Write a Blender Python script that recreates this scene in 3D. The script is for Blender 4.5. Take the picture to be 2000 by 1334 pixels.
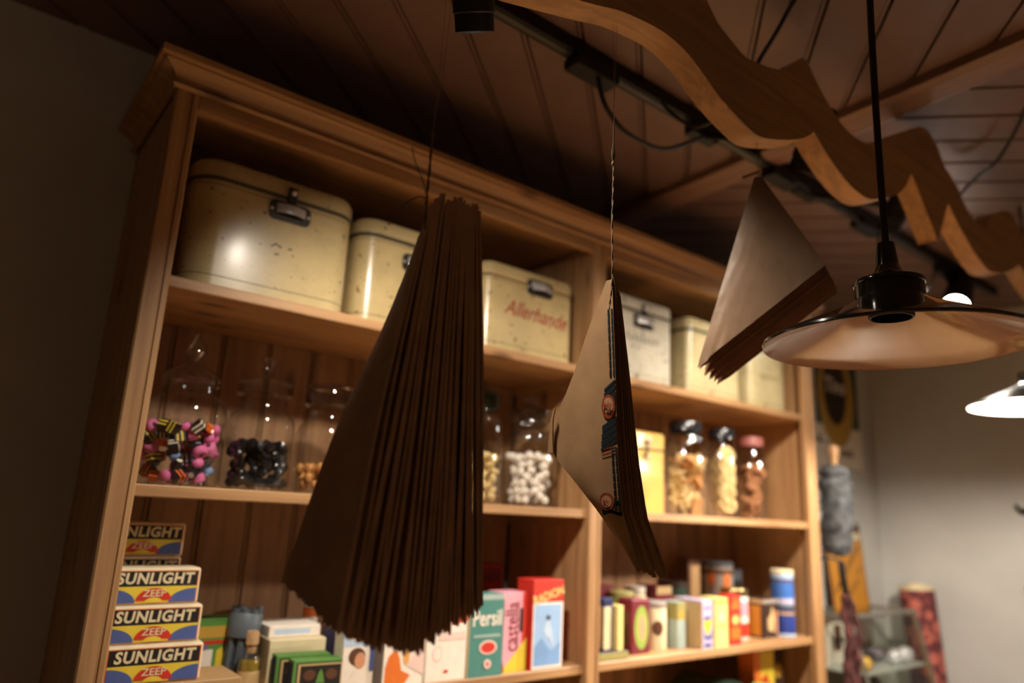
import bpy, math, random
from mathutils import Vector, Matrix
random.seed(7)
for o in list(bpy.data.objects):
    bpy.data.objects.remove(o)
S = bpy.context.scene
COL = S.collection
CAMZ = 1.60
# ------------------------------------------------------------------ camera
YAW, PIT, ROL, FPX = 0.66241, 0.23438, 0.04842, 1409.1
fw = Vector((math.sin(YAW)*math.cos(PIT), math.cos(YAW)*math.cos(PIT), math.sin(PIT)))
r0 = Vector((math.cos(YAW), -math.sin(YAW), 0)); u0 = r0.cross(fw)
rt = r0*math.cos(ROL) + u0*math.sin(ROL); up = -r0*math.sin(ROL) + u0*math.cos(ROL)
cd = bpy.data.cameras.new('camera'); cam = bpy.data.objects.new('camera', cd); COL.objects.link(cam)
cam.matrix_world = Matrix(((rt.x, up.x, -fw.x, 0), (rt.y, up.y, -fw.y, 0), (rt.z, up.z, -fw.z, CAMZ), (0, 0, 0, 1)))
cd.sensor_width = 36; cd.lens = FPX*36/2000; cd.clip_start = .02
cd.dof.use_dof = True; cd.dof.focus_distance = 1.0; cd.dof.aperture_fstop = 1.75; cd.dof.aperture_blades = 0
S.camera = cam
# ------------------------------------------------------------------ world, exposure
w = bpy.data.worlds.new('world'); S.world = w; w.use_nodes = True
w.node_tree.nodes['Background'].inputs[0].default_value = (1, .72, .5, 1)
w.node_tree.nodes['Background'].inputs[1].default_value = 0.004
S.view_settings.view_transform = 'Standard'; S.view_settings.look = 'None'
S.view_settings.gamma = 1; S.view_settings.use_curve_mapping = False
S.view_settings.exposure = 0.0
S.cycles.max_bounces = 6; S.cycles.diffuse_bounces = 4; S.cycles.glossy_bounces = 3; S.cycles.transparent_max_bounces = 12; S.cycles.adaptive_threshold = .12
WARM = (1, .89, .76)
# ------------------------------------------------------------------ lights (the room's ceiling spots, plus two added fill lights out of view; the lit pendant holds its own)
def spot(name, loc, tgt, power, cone, blend, rad=.03, col=WARM):
    d = bpy.data.lights.new(name, 'SPOT'); d.energy = power; d.color = col
    d.spot_size = math.radians(cone); d.spot_blend = blend; d.shadow_soft_size = rad
    o = bpy.data.objects.new(name, d); COL.objects.link(o); o.location = loc
    o.rotation_euler = (Vector(tgt)-Vector(loc)).to_track_quat('-Z', 'Y').to_euler()
    return o
SPOT_A = (Vector((.515, .785, 2.285)), Vector((1.10, 1.36, 1.08)))
SPOT_B = (Vector((1.38, .765, 2.36)), Vector((1.62, 1.42, 1.38)))
SPOT_D = (Vector((1.86, .80, 2.37)), Vector((2.12, 1.43, 1.50)))
SPOT_C = (Vector((2.76, .97, 2.40)), Vector((1.35, .80, .95)))
FILL_E = (Vector((-.60, -1.20, 2.50)), Vector((-.50, -1.00, 0)))  # this and the next: added fill behind the camera, for bounce off the floor
FILL_F = (Vector((1.40, -1.30, 2.50)), Vector((1.30, -1.00, 0)))
spot('spot_light_a', SPOT_A[0], SPOT_A[1], 58, 127, 1.)
spot('spot_light_b', SPOT_B[0], SPOT_B[1], 29, 104, 1.)
spot('spot_light_d', SPOT_D[0], SPOT_D[1], 48, 112, 1.)
spot('spot_light_c', SPOT_C[0], SPOT_C[1], 420, 52, .6)
spot('fill_light_e', FILL_E[0], FILL_E[1], 26, 90, .6)
spot('fill_light_f', FILL_F[0], FILL_F[1], 26, 90, .6)
# ------------------------------------------------------------------ mesh helpers
class G:
    def __init__(s): s.v = []; s.f = []
    def add(s, v, f):
        n = len(s.v); s.v += [tuple(p) for p in v]; s.f += [[i+n for i in q] for q in f]; return s
    def box(s, x0, x1, y0, y1, z0, z1, b=0.0):
        if b <= 0:
            v = [(x, y, z) for z in (z0, z1) for y in (y0, y1) for x in (x0, x1)]
            return s.add(v, [(0, 2, 3, 1), (4, 5, 7, 6), (0, 1, 5, 4), (2, 6, 7, 3), (0, 4, 6, 2), (1, 3, 7, 5)])
        def ring(i, z):
            a, c, d, e = x0+i, x1-i, y0+i, y1-i
            k = b
            return [(a+k, d, z), (c-k, d, z), (c, d+k, z), (c, e-k, z), (c-k, e, z), (a+k, e, z), (a, e-k, z), (a, d+k, z)]
        return s.loft([ring(b*.7, z0), ring(0, z0+b), ring(0, z1-b), ring(b*.7, z1)])
    def loft(s, rings, cap0=True, cap1=True, closed=True):
        n = len(rings[0]); v = [p for r in rings for p in r]; f = []
        for i in range(len(rings)-1):
            for j in range(n if closed else n-1):
                k = (j+1) % n
                f.append((i*n+j, i*n+k, (i+1)*n+k, (i+1)*n+j))
        if cap0: f.append(list(range(n))[::-1])
        if cap1: f.append([(len(rings)-1)*n+j for j in range(n)])
        return s.add(v, f)
    def lathe(s, prof, c=(0, 0, 0), seg=32, cap0=True, cap1=True, mat=None):
        rings = []
        for r, z in prof:
            ring = [Vector((r*math.cos(2*math.pi*k/seg), r*math.sin(2*math.pi*k/seg), z)) for k in range(seg)]
            if mat is not None: ring = [mat @ p for p in ring]
            rings.append([(p[0]+c[0], p[1]+c[1], p[2]+c[2]) for p in ring])
        return s.loft(rings, cap0, cap1)
    def tube(s, pts, r, seg=8, cap=True):
        pts = [Vector(p) for p in pts]; rings = []; pn = None
        for i, p in enumerate(pts):
            t = (pts[min(i+1, len(pts)-1)]-pts[max(i-1, 0)]).normalized()
            if pn is None:
                a = Vector((0, 0, 1)) if abs(t.z) < .9 else Vector((1, 0, 0)); pn = t.cross(a).normalized()
            pn = (pn - t*pn.dot(t)).normalized(); b = t.cross(pn)
            rr = r[i] if isinstance(r, (list, tuple)) else r
            rings.append([p+pn*rr*math.cos(2*math.pi*k/seg)+b*rr*math.sin(2*math.pi*k/seg) for k in range(seg)])
        return s.loft(rings, cap, cap)
    def prism(s, outline, y0, y1):            # outline in x,z ; extruded along y
        return s.loft([[(x, y0, z) for x, z in outline], [(x, y1, z) for x, z in outline]])
    def prismz(s, outline, z0, z1):
        return s.loft([[(x, y, z0) for x, y in outline], [(x, y, z1) for x, y in outline]])
    def sphere(s, c, r, sx=1, sy=1, sz=1, n=8, m=12):
        rings = []
        for i in range(1, n):
            a = math.pi*i/n
            rings.append([(c[0]+sx*r*math.sin(a)*math.cos(2*math.pi*k/m), c[1]+sy*r*math.sin(a)*math.sin(2*math.pi*k/m), c[2]-sz*r*math.cos(a)) for k in range(m)])
        return s.loft(rings)
    def obj(s, name, mat, parent=None, smooth=False, fix=True):
        me = bpy.data.meshes.new(name); me.from_pydata(s.v, [], s.f); me.validate()
        if fix:
            import bmesh
            bm = bmesh.new(); bm.from_mesh(me); bmesh.ops.recalc_face_normals(bm, faces=bm.faces); bm.to_mesh(me); bm.free()
        if smooth:
            me.polygons.foreach_set('use_smooth', [True]*len(me.polygons))
            try: me.set_sharp_from_angle(angle=math.radians(38))
            except Exception: pass
        me.materials.append(mat)
        o = bpy.data.objects.new(name, me); COL.objects.link(o)
        if parent: o.parent = parent
        return o
def tag(o, label, cat, group=None, kind=None):
    o['label'] = label; o['category'] = cat
    if group: o['group'] = group
    if kind: o['kind'] = kind
    return o
def thing(name, label, cat, loc=(0, 0, 0), rz=0, group=None):
    o = bpy.data.objects.new(name, None); COL.objects.link(o); o.empty_display_size = .05
    o.location = loc; o.rotation_euler = (0, 0, rz)
    return tag(o, label, cat, group)
def struct(o):
    o['kind'] = 'structure'; return o
def copy_tree(o, parent=None):
    c = o.copy(); COL.objects.link(c); c.parent = parent
    for ch in list(o.children): copy_tree(ch, c)
    return c
def rrect(w, d, r, n=5):
    p = []
    for cx, cy, a0 in ((w/2-r, d/2-r, 0), (-w/2+r, d/2-r, 90), (-w/2+r, -d/2+r, 180), (w/2-r, -d/2+r, 270)):
        for k in range(n+1):
            a = math.radians(a0+90*k/n); p.append((cx+r*math.cos(a), cy+r*math.sin(a)))
    return p
def catmull(P, n=8):
    P = [Vector(p) for p in P]; out = []
    Q = [P[0]*2-P[1]]+P+[P[-1]*2-P[-2]]
    for i in range(1, len(Q)-2):
        for k in range(n):
            t = k/n; a, b, c, d = Q[i-1], Q[i], Q[i+1], Q[i+2]
            out.append(.5*((2*b)+(c-a)*t+(2*a-5*b+4*c-d)*t*t+(3*b-a-3*c+d)*t**3))
    out.append(P[-1]); return out
# ------------------------------------------------------------------ materials
def srgb(r, g, b):
    f = lambda c: (c/12.92 if c <= .04045 else ((c+.055)/1.055)**2.4)
    return tuple(f(x/255) for x in (r, g, b))
_m = {}
def mat(name, col, rough=.6, metal=0., var=.12, scale=18., bump=.0, spec=.5, coat=0., emit=0., transl=0.):
    if name in _m: return _m[name]
    m = bpy.data.materials.new(name); m.use_nodes = True; nt = m.node_tree; N = nt.nodes; L = nt.links
    b = N['Principled BSDF']; b.inputs['Roughness'].default_value = rough; b.inputs['Metallic'].default_value = metal
    b.inputs['Specular IOR Level'].default_value = spec; b.inputs['Coat Weight'].default_value = coat
    tc = N.new('ShaderNodeTexCoord'); nz = N.new('ShaderNodeTexNoise'); nz.inputs['Scale'].default_value = scale; nz.inputs['Detail'].default_value = 4
    L.new(tc.outputs['Object'], nz.inputs['Vector'])
    cr = N.new('ShaderNodeValToRGB'); e = cr.color_ramp.elements
    e[0].position = .3; e[1].position = .7
    e[0].color = (*[c*(1-var) for c in col], 1); e[1].color = (*[min(1, c*(1+var)) for c in col], 1)
    L.new(nz.outputs['Fac'], cr.inputs['Fac']); L.new(cr.outputs['Color'], b.inputs['Base Color'])
    if bump:
        bp = N.new('ShaderNodeBump'); bp.inputs['Strength'].default_value = bump; bp.inputs['Distance'].default_value = .002
        L.new(nz.outputs['Fac'], bp.inputs['Height']); L.new(bp.outputs['Normal'], b.inputs['Normal'])
    if emit:
        b.inputs['Emission Color'].default_value = (*col, 1); b.inputs['Emission Strength'].default_value = emit
    if transl:
        tr = N.new('ShaderNodeBsdfTranslucent'); mx = N.new('ShaderNodeMixShader'); mx.inputs[0].default_value = transl
        L.new(cr.outputs['Color'], tr.inputs['Color']); L.new(b.outputs[0], mx.inputs[1]); L.new(tr.outputs[0], mx.inputs[2])
        L.new(mx.outputs[0], N['Material Output'].inputs['Surface'])
    _m[name] = m; return m
def wood(name, c0, c1, axis, rough=.5, scale=7., knots=True, bump=.15):
    """grain running along `axis` (0,1,2), each object offset by its own random value"""
    if name in _m: return _m[name]
    m = bpy.data.materials.new(name); m.use_nodes = True; nt = m.node_tree; N = nt.nodes; L = nt.links
    b = N['Principled BSDF']; b.inputs['Roughness'].default_value = rough
    tc = N.new('ShaderNodeTexCoord'); mp = N.new('ShaderNodeMapping'); oi = N.new('ShaderNodeObjectInfo')
    sc = [scale*6]*3; sc[axis] = scale*.35; mp.inputs['Scale'].default_value = sc
    ad = N.new('ShaderNodeVectorMath'); ad.operation = 'ADD'
    ml = N.new('ShaderNodeMath'); ml.operation = 'MULTIPLY'; ml.inputs[1].default_value = 37.
    L.new(oi.outputs['Random'], ml.inputs[0]); L.new(tc.outputs['Object'], mp.inputs['Vector'])
    L.new(mp.outputs[0], ad.inputs[0]); L.new(ml.outputs[0], ad.inputs[1])
    nz = N.new('ShaderNodeTexNoise'); nz.inputs['Scale'].default_value = 1.; nz.inputs['Detail'].default_value = 5; nz.inputs['Distortion'].default_value = .8
    L.new(ad.outputs[0], nz.inputs['Vector'])
    cr = N.new('ShaderNodeValToRGB'); e = cr.color_ramp.elements; e[0].position = .32; e[1].position = .66
    e[0].color = (*c0, 1); e[1].color = (*c1, 1); L.new(nz.outputs['Fac'], cr.inputs['Fac'])
    out = cr.outputs['Color']
    if knots:
        m2 = N.new('ShaderNodeMapping'); s2 = [9.]*3; s2[axis] = 3.5; m2.inputs['Scale'].default_value = s2
        a2 = N.new('ShaderNodeVectorMath'); a2.operation = 'ADD'
        L.new(tc.outputs['Object'], m2.inputs['Vector']); L.new(m2.outputs[0], a2.inputs[0]); L.new(ml.outputs[0], a2.inputs[1])
        vo = N.new('ShaderNodeTexVoronoi'); vo.inputs['Scale'].default_value = 1.; L.new(a2.outputs[0], vo.inputs['Vector'])
        k = N.new('ShaderNodeValToRGB'); k.color_ramp.elements[0].position = .06; k.color_ramp.elements[1].position = .16
        k.color_ramp.elements[0].color = (.22, .18, .15, 1); k.color_ramp.elements[1].color = (1, 1, 1, 1)
        L.new(vo.outputs['Distance'], k.inputs['Fac'])
        mx = N.new('ShaderNodeMix'); mx.data_type = 'RGBA'; mx.blend_type = 'MULTIPLY'; mx.inputs[0].default_value = .8
        L.new(out, mx.inputs[6]); L.new(k.outputs['Color'], mx.inputs[7]); out = mx.outputs[2]
    L.new(out, b.inputs['Base Color'])
    if bump:
        bp = N.new('ShaderNodeBump'); bp.inputs['Strength'].default_value = bump; bp.inputs['Distance'].default_value = .001
        L.new(nz.outputs['Fac'], bp.inputs['Height']); L.new(bp.outputs['Normal'], b.inputs['Normal'])
    _m[name] = m; return m
def tinpaint(name, col, dirt=(.16, .09, .035), amount=.62):
    if name in _m: return _m[name]
    m = bpy.data.materials.new(name); m.use_nodes = True; nt = m.node_tree; N = nt.nodes; L = nt.links
    b = N['Principled BSDF']; b.inputs['Roughness'].default_value = .3; b.inputs['Coat Weight'].default_value = .25; b.inputs['Coat Roughness'].default_value = .16
    tc = N.new('ShaderNodeTexCoord')
    n1 = N.new('ShaderNodeTexNoise'); n1.inputs['Scale'].default_value = 9; n1.inputs['Detail'].default_value = 6; n1.inputs['Roughness'].default_value = .65
    n2 = N.new('ShaderNodeTexNoise'); n2.inputs['Scale'].default_value = 70; n2.inputs['Detail'].default_value = 2
    L.new(tc.outputs['Object'], n1.inputs['Vector']); L.new(tc.outputs['Object'], n2.inputs['Vector'])
    c1 = N.new('ShaderNodeValToRGB'); c1.color_ramp.elements[0].position = .28; c1.color_ramp.elements[1].position = .62
    c1.color_ramp.elements[0].color = (*[c*.72 for c in col], 1); c1.color_ramp.elements[1].color = (*col, 1); L.new(n1.outputs['Fac'], c1.inputs['Fac'])
    c2 = N.new('ShaderNodeValToRGB'); c2.color_ramp.elements[0].position = amount+.05; c2.color_ramp.elements[1].position = amount+.1
    L.new(n2.outputs['Fac'], c2.inputs['Fac'])
    mx = N.new('ShaderNodeMix'); mx.data_type = 'RGBA'; L.new(c2.outputs['Color'], mx.inputs[0]); L.new(c1.outputs['Color'], mx.inputs[6]); mx.inputs[7].default_value = (*dirt, 1)
    L.new(mx.outputs[2], b.inputs['Base Color'])
    _m[name] = m; return m
def glass(name, tint=(.95, .96, .95), edge=(.66, .67, .65), ior=1.85):
    """thin clear glass: mostly transparent, Fresnel reflection"""
    if name in _m: return _m[name]
    m = bpy.data.materials.new(name); m.use_nodes = True; nt = m.node_tree; N = nt.nodes; L = nt.links
    N.remove(N['Principled BSDF'])
    tr = N.new('ShaderNodeBsdfTransparent'); gl = N.new('ShaderNodeBsdfGlossy'); gl.inputs['Roughness'].default_value = .04
    lw = N.new('ShaderNodeLayerWeight'); lw.inputs['Blend'].default_value = .35
    cm = N.new('ShaderNodeMix'); cm.data_type = 'RGBA'; cm.inputs[6].default_value = (*tint, 1); cm.inputs[7].default_value = (*edge, 1)
    L.new(lw.outputs['Facing'], cm.inputs[0]); L.new(cm.outputs[2], tr.inputs['Color'])
    nz = N.new('ShaderNodeTexNoise'); nz.inputs['Scale'].default_value = 25; bp = N.new('ShaderNodeBump'); bp.inputs['Strength'].default_value = .12; bp.inputs['Distance'].default_value = .002
    tc = N.new('ShaderNodeTexCoord'); L.new(tc.outputs['Object'], nz.inputs['Vector']); L.new(nz.outputs['Fac'], bp.inputs['Height']); L.new(bp.outputs['Normal'], gl.inputs['Normal'])
    f0 = ((ior-1)/(ior+1))**2      # Schlick reflectance, the same from inside and outside the thin wall
    l2_ = N.new('ShaderNodeLayerWeight'); l2_.inputs['Blend'].default_value = .5
    pw = N.new('ShaderNodeMath'); pw.operation = 'POWER'; pw.inputs[1].default_value = 5; L.new(l2_.outputs['Facing'], pw.inputs[0])
    fr = N.new('ShaderNodeMath'); fr.operation = 'MULTIPLY_ADD'; fr.inputs[1].default_value = 1-f0; fr.inputs[2].default_value = f0; L.new(pw.outputs[0], fr.inputs[0])
    mx = N.new('ShaderNodeMixShader'); L.new(fr.outputs[0], mx.inputs[0]); L.new(tr.outputs[0], mx.inputs[1]); L.new(gl.outputs[0], mx.inputs[2])
    L.new(mx.outputs[0], N['Material Output'].inputs['Surface'])
    _m[name] = m; return m
def glow(name, col, strength):
    m = bpy.data.materials.new(name); m.use_nodes = True; N = m.node_tree.nodes; L = m.node_tree.links; N.remove(N['Principled BSDF'])
    e = N.new('ShaderNodeEmission'); e.inputs[0].default_value = (*col, 1); e.inputs[1].default_value = strength
    t = N.new('ShaderNodeBsdfTransparent'); a = N.new('ShaderNodeAddShader'); L.new(e.outputs[0], a.inputs[0]); L.new(t.outputs[0], a.inputs[1]); L.new(a.outputs[0], N['Material Output'].inputs['Surface'])
    return m
P0, P1 = (.30, .150, .060), (.47, .270, .120)
pine = [wood('pine_%s' % 'xyz'[i], P0, P1, i) for i in range(3)]
backpine = wood('back_pine', (.27, .132, .060), (.43, .235, .112), 2, .55)
boardwood = wood('board_wood', (.29, .14, .042), (.46, .24, .078), 0, .5, 9, False)
ceilwood = mat('ceiling_paint', (.165, .095, .072), .5, 0, .10, 6, .05)
ceilgap = mat('ceiling_gap', (.05, .028, .018), .8)
wallp = mat('wall_plaster', (.56, .55, .51), .9, 0, .05, 5, .08)
floorw = wood('floor_wood', (.30, .155, .06), (.45, .25, .11), 0, .5, 4)
black = mat('black_plastic', (.005, .005, .005), .45, 0, .1, 18, 0, .3)
blackg = mat('black_cord', (.010, .010, .010), .45)
enam_out = mat('green_black_enamel', (.012, .015, .010), .12, 0, .05, 20, 0, .6, .5)
enam_in = mat('bounce_tint_enamel', (.33, .19, .125), .16, 0, .04, 20, 0, .5, .3)  # unlit lamp's lining: orange bounce light and dimness put into the colour
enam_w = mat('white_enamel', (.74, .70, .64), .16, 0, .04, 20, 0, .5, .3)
chrome = mat('worn_chrome', (.70, .68, .66), .30, .55, .2, 40)
darkmet = mat('dark_metal', (.05, .042, .035), .4, .6)
rustbr = mat('dark_line', (.055, .045, .025), .6)
paper = mat('kraft_paper', (.25, .14, .062), .75, 0, .10, 30, .12, .3, 0, 0, .12)
paperd = mat('dark_kraft_paper', (.42, .25, .15), .7, 0, .14, 24, .12, .3, 0, 0, .10)
paperb = mat('shaded_paper', (.20, .085, .042), .75, 0, .14, 24, .12, .3)  # sheets behind the front bag, shade on their cut edges put into the colour
papero = mat('waxed_kraft_paper', (.26, .16, .095), .40, 0, .10, 26, .9, .4, 0, 0, .08)
twine = mat('jute_twine', (.12, .07, .035), .9, 0, .3, 300)
nylon = mat('nylon_line', (.30, .20, .14), .3)
glassm = glass('jar_glass'); glassg = glass('green_glass', (.35, .62, .58), (.10, .22, .20)); panem = glass('pane_glass', (.88, .90, .86), (.8, .82, .78), 1.22)
C = {k: mat('print_'+k, srgb(*v), .55, 0, .05, 40) for k, v in dict(
    white=(238, 228, 214), cream=(222, 205, 165), beige=(200, 170, 120), black=(28, 24, 22), navy=(28, 36, 84), blue=(74, 92, 150), sky=(150, 185, 225), skyl=(185, 205, 228),
    red=(200, 48, 32), redd=(150, 30, 28), maroon=(110, 24, 40), orange=(225, 115, 40), yellow=(222, 196, 60), yell2=(232, 214, 130), green=(90, 140, 62), greend=(36, 60, 44), lime=(140, 165, 70),
    teal=(70, 130, 122), pink=(232, 160, 175), pinkl=(238, 205, 195), purple=(120, 100, 150), lilac=(190, 175, 200), grey=(150, 140, 132), greyd=(70, 72, 78), brown=(92, 58, 36), brownd=(50, 30, 20), olive=(150, 142, 84), tealb=(64, 110, 140), lightblue=(160, 178, 172), royal=(36, 60, 140), gold=(190, 150, 60), skin=(210, 150, 115), ochre=(196, 132, 40), cardb=(176, 140, 96)).items()}
# ------------------------------------------------------------------ text
def text_mesh(s, size, shear=0., bold=0.):
    cu = bpy.data.curves.new('t', 'FONT'); cu.body = s; cu.size = size; cu.shear = shear; cu.align_x = 'CENTER'; cu.align_y = 'CENTER'
    cu.offset = bold; cu.space_character = 1.1 if s == 'SUNLIGHT' else 1.; cu.extrude = .00012; cu.resolution_u = 3
    o = bpy.data.objects.new('t', cu); me = bpy.data.meshes.new_from_object(o)
    bpy.data.objects.remove(o); bpy.data.curves.remove(cu); return me
def lettering(parent, s, size, loc, rot, m, shear=0., bold=0., sx=1., name='lettering'):
    me = text_mesh(s, size, shear, bold); me.name = name; me.materials.clear(); me.materials.append(m)
    o = bpy.data.objects.new(name, me); COL.objects.link(o); o.parent = parent; o.location = loc; o.rotation_euler = rot; o.scale = (sx, 1, 1)
    return o
# ================================================================== STRUCTURE
YW, XR = 1.71, 3.65                     # back wall, right wall
XL, YN = -2.4, -2.6                     # far ends of the room behind the camera
CZ = 2.60                               # underside of ceiling boards
struct(G().box(XL, XR+.1, YN, YW+.1, -.1, 0).obj('floor', floorw))
struct(G().box(XL, XR+.1, YW, YW+.1, 0, 2.75).obj('wall_back', wallp))
struct(G().box(XR, XR+.1, YN, YW, 0, 2.75).obj('wall_right', wallp))
struct(G().box(XL-.1, XL, YN, YW+.1, 0, 2.75).obj('wall_left', wallp))
struct(G().box(XL, XR+.1, YN-.1, YN, 0, 2.75).obj('wall_front', wallp))
ceil = struct(G().box(XL-.1, XR+.1, YN-.1, YW+.1, CZ+.014, CZ+.12).obj('ceiling', ceilgap))
def clip(poly, a, b, c):                # keep a*x+b*y<=c
    out = []
    for i in range(len(poly)):
        p, q = poly[i], poly[(i+1) % len(poly)]
        dp, dq = a*p[0]+b*p[1]-c, a*q[0]+b*q[1]-c
        if dp <= 0: out.append(p)
        if (dp < 0 < dq) or (dq < 0 < dp):
            t = dp/(dp-dq); out.append((p[0]+(q[0]-p[0])*t, p[1]+(q[1]-p[1])*t))
    return out
BX = lambda y: 1.565 + .05*(y-.37)      # near edge of the ceiling beam
def plank_field(ang, phase, pitch, k0, k1, near):
    a = math.radians(ang); d = Vector((math.cos(a), math.sin(a))); n = Vector((-math.sin(a), math.cos(a)))
    for k in range(k0, k1):
        g = G()
        for lo, hi, z in ((.011, pitch-.004, CZ), (.0015, .0085, CZ+.003)):
            o0, o1 = phase+k*pitch+lo, phase+k*pitch+hi
            q = [tuple(d*t+n*o) for t, o in ((-8, o0), (8, o0), (8, o1), (-8, o1))]
            q = clip(q, 0, 1, YW); q = clip(q, 0, -1, -YN); q = clip(q, -1, 0, -XL); q = clip(q, 1, 0, XR)
            if near: q = clip(q, 1, -.05, 1.565-.05*.37+.03)
            else: q = clip(q, -1, .05, -(1.665-.05*.37-.03))
            if len(q) >= 3:
                qi = q
                g.prismz(qi, z, CZ+.016)
        if g.v: g.obj('ceiling_board', ceilwood, ceil)
plank_field(40.2, .16, .1205, -24, 22, True)
plank_field(-46.8, 1.6007, .1225, -18, 18, False)
bm_ = G(); bm_.loft([[(BX(y)+dx, y, z) for dx, z in ((0, CZ-.022), (.02, CZ-.03), (.08, CZ-.03), (.10, CZ-.022), (.10, CZ+.01), (0, CZ+.01))] for y in (YN, YW)])
struct(bm_.obj('trim_1', wood('beam_wood', (.17, .085, .052), (.25, .135, .085), 1, .5, 4, False)))
# ================================================================== SHELF CABINET
CY = 1.35; S1, S2, S3, S4 = 1.990, 1.620, 1.250, .880
XA, XB, XC, XD, XE, XF = .236, .274, 1.330, 1.375, 2.385, 2.440
cab = thing('shelf_cabinet', 'tall open pine shelf cabinet with moulded cornice against the back wall', 'cabinet', (0, 0, 0))
G().box(XA, XA+.022, CY+.022, YW, 0, 2.34).obj('side_panel', pine[2], cab)
G().box(XF-.022, XF, CY+.022, YW, 0, 2.34).obj('side_panel', pine[2], cab)
G().box(XC+.008, XD-.008, CY+.022, YW-.03, 0, 2.33).obj('divider', pine[2], cab)
def stile(x0, x1):
    o = [(x0, CY+.022), (x0, CY+.003), (x0+.003, CY), (x0+(x1-x0)*.62, CY), (x0+(x1-x0)*.66, CY+.004), (x0+(x1-x0)*.72, CY+.004), (x0+(x1-x0)*.76, CY), (x1-.003, CY), (x1, CY+.003), (x1, CY+.022)]
    G().prismz(o, 0, 2.345).obj('stile', pine[2], cab)
stile(XA-.004, XB); stile(XC, XD); stile(XE, XF)
for x0, x1 in ((XA+.022, XC+.008), (XD-.008, XF-.022)):
    for z in (S1, S2, S3, S4, .30):
        G().box(x0, x1, CY+.012, YW-.022, z-.021, z, .002).obj('shelf', pine[0], cab)
        for xs in (x0, x1-.014):
            G().box(xs, xs+.014, CY+.05, YW-.03, z-.045, z-.0212).obj('shelf_support', pine[1], cab)
    n = 10; wd = (x1-x0)/n
    for k in range(n):
        g = G(); g.box(x0+k*wd+.009, x0+(k+1)*wd-.002, YW-.018, YW-.004, .05, 2.33, .002); g.box(x0+k*wd+.001, x0+k*wd+.006, YW-.016, YW-.004, .05, 2.33)
        g.obj('back_board', backpine, cab)
G().box(XA+.02, XF-.02, YW-.0035, YW-.0005, .05, 2.33).obj('back_panel', ceilgap, cab)
G().box(XA, XF, CY+.022, YW-.005, 2.345, 2.36).obj('top_panel', pine[0], cab)
G().box(XB, XC, CY+.001, CY+.02, 2.315, 2.3455, .002).obj('frieze', pine[0], cab)
G().box(XD, XE, CY+.001, CY+.02, 2.315, 2.3455, .002).obj('frieze', pine[0], cab)
prof = [(0, 2.345), (.006, 2.345), (.010, 2.349), (.008, 2.354), (.004, 2.357), (.006, 2.366), (.014, 2.374), (.026, 2.380), (.030, 2.382), (.030, 2.387), (.040, 2.389), (.040, 2.402), (0, 2.402)]
rings = []
for px_, py_ in (('l', YW-.003), ('l', CY), ('r', CY), ('r', YW-.003)):
    ring = []
    for o, z in prof:
        x = XA-.004-o if px_ == 'l' else XF+o
        y = py_ if py_ != CY else CY-o
        ring.append((x, y, z))
    rings.append(ring)
G().loft(rings).obj('cornice', pine[0], cab)
# ================================================================== CARVED CEILING BOARD
YB = .65
upo = [(.20, .93), (.30, .90), (.42, .905), (.54, .93), (.66, .965), (.76, .975), (.83, .94), (.882, .885), (.921, .844), (.964, .825), (1.002, .812), (1.042, .818), (1.092, .830), (1.127, .842), (1.162, .871), (1.199, .903), (1.218, .901), (1.259, .864), (1.315, .827), (1.375, .807), (1.441, .809), (1.477, .818), (1.530, .855), (1.626, .908), (1.707, .952), (1.747, .970), (1.790, .972), (1.830, .949), (1.866, .906), (1.895, .895), (1.938, .874), (1.977, .836), (2.038, .812), (2.108, .811), (2.148, .853), (2.202, .884), (2.310, .921), (2.366, .903), (2.420, .875), (2.52, .83)]
loo = [(.20, .70), (.28, .672), (.38, .663), (.47, .675), (.55, .697), (.634, .722), (.663, .732), (.702, .742), (.785, .751), (.852, .736), (.923, .698), (.998, .674), (1.037, .669), (1.082, .680), (1.143, .702), (1.195, .727), (1.227, .752), (1.274, .721), (1.340, .690), (1.397, .678), (1.444, .680), (1.494, .697), (1.574, .733), (1.626, .770), (1.663, .816), (1.704, .769), (1.741, .725), (1.775, .688), (1.778, .681), (1.804, .713), (1.848, .780), (1.863, .805), (1.915, .765), (1.990, .721), (2.049, .696), (2.105, .686), (2.194, .704), (2.281, .736), (2.343, .766), (2.380, .755), (2.52, .70)]
def smooth_poly(P, sharp):
    out = []; seg = [P[0]]
    for p in P[1:]:
        seg.append(p)
        if p in sharp or p == P[-1]:
            out += [tuple(v) for v in catmull([Vector((a, b, 0)) for a, b in seg], 3)][0 if not out else 1:]; seg = [p]
    return [(a, b) for a, b, _ in out]
lo_s = smooth_poly(loo, {(1.227, .752), (1.663, .816), (1.778, .681), (1.863, .805), (2.343, .766)})
up_s = smooth_poly(upo, {(1.199, .903)})
# resample both edges onto common x so the face is a clean strip
def at(P, x):
    for a, b in zip(P[:-1], P[1:]):
        if a[0] <= x <= b[0]: return a[1]+(b[1]-a[1])*(x-a[0])/max(1e-9, b[0]-a[0])
    return P[-1][1]
xs = sorted(set([round(p[0], 4) for p in lo_s+up_s]))
wb = thing('carved_ceiling_board', 'long wavy-edged carved wooden board hung under the ceiling', 'board', (0, YB, CAMZ))
rings = [[(x, 0, at(lo_s, x)), (x, .045, at(lo_s, x)), (x, .045, at(up_s, x)), (x, 0, at(up_s, x))] for x in xs]
G().loft(rings).obj('board', boardwood, wb, True)
for x in (.32, 2.49):
    G().tube([(x, .022, at(up_s, x)-.02), (x, .022, CZ-CAMZ+.005)], .004).obj('hanger', darkmet, wb)
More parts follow.
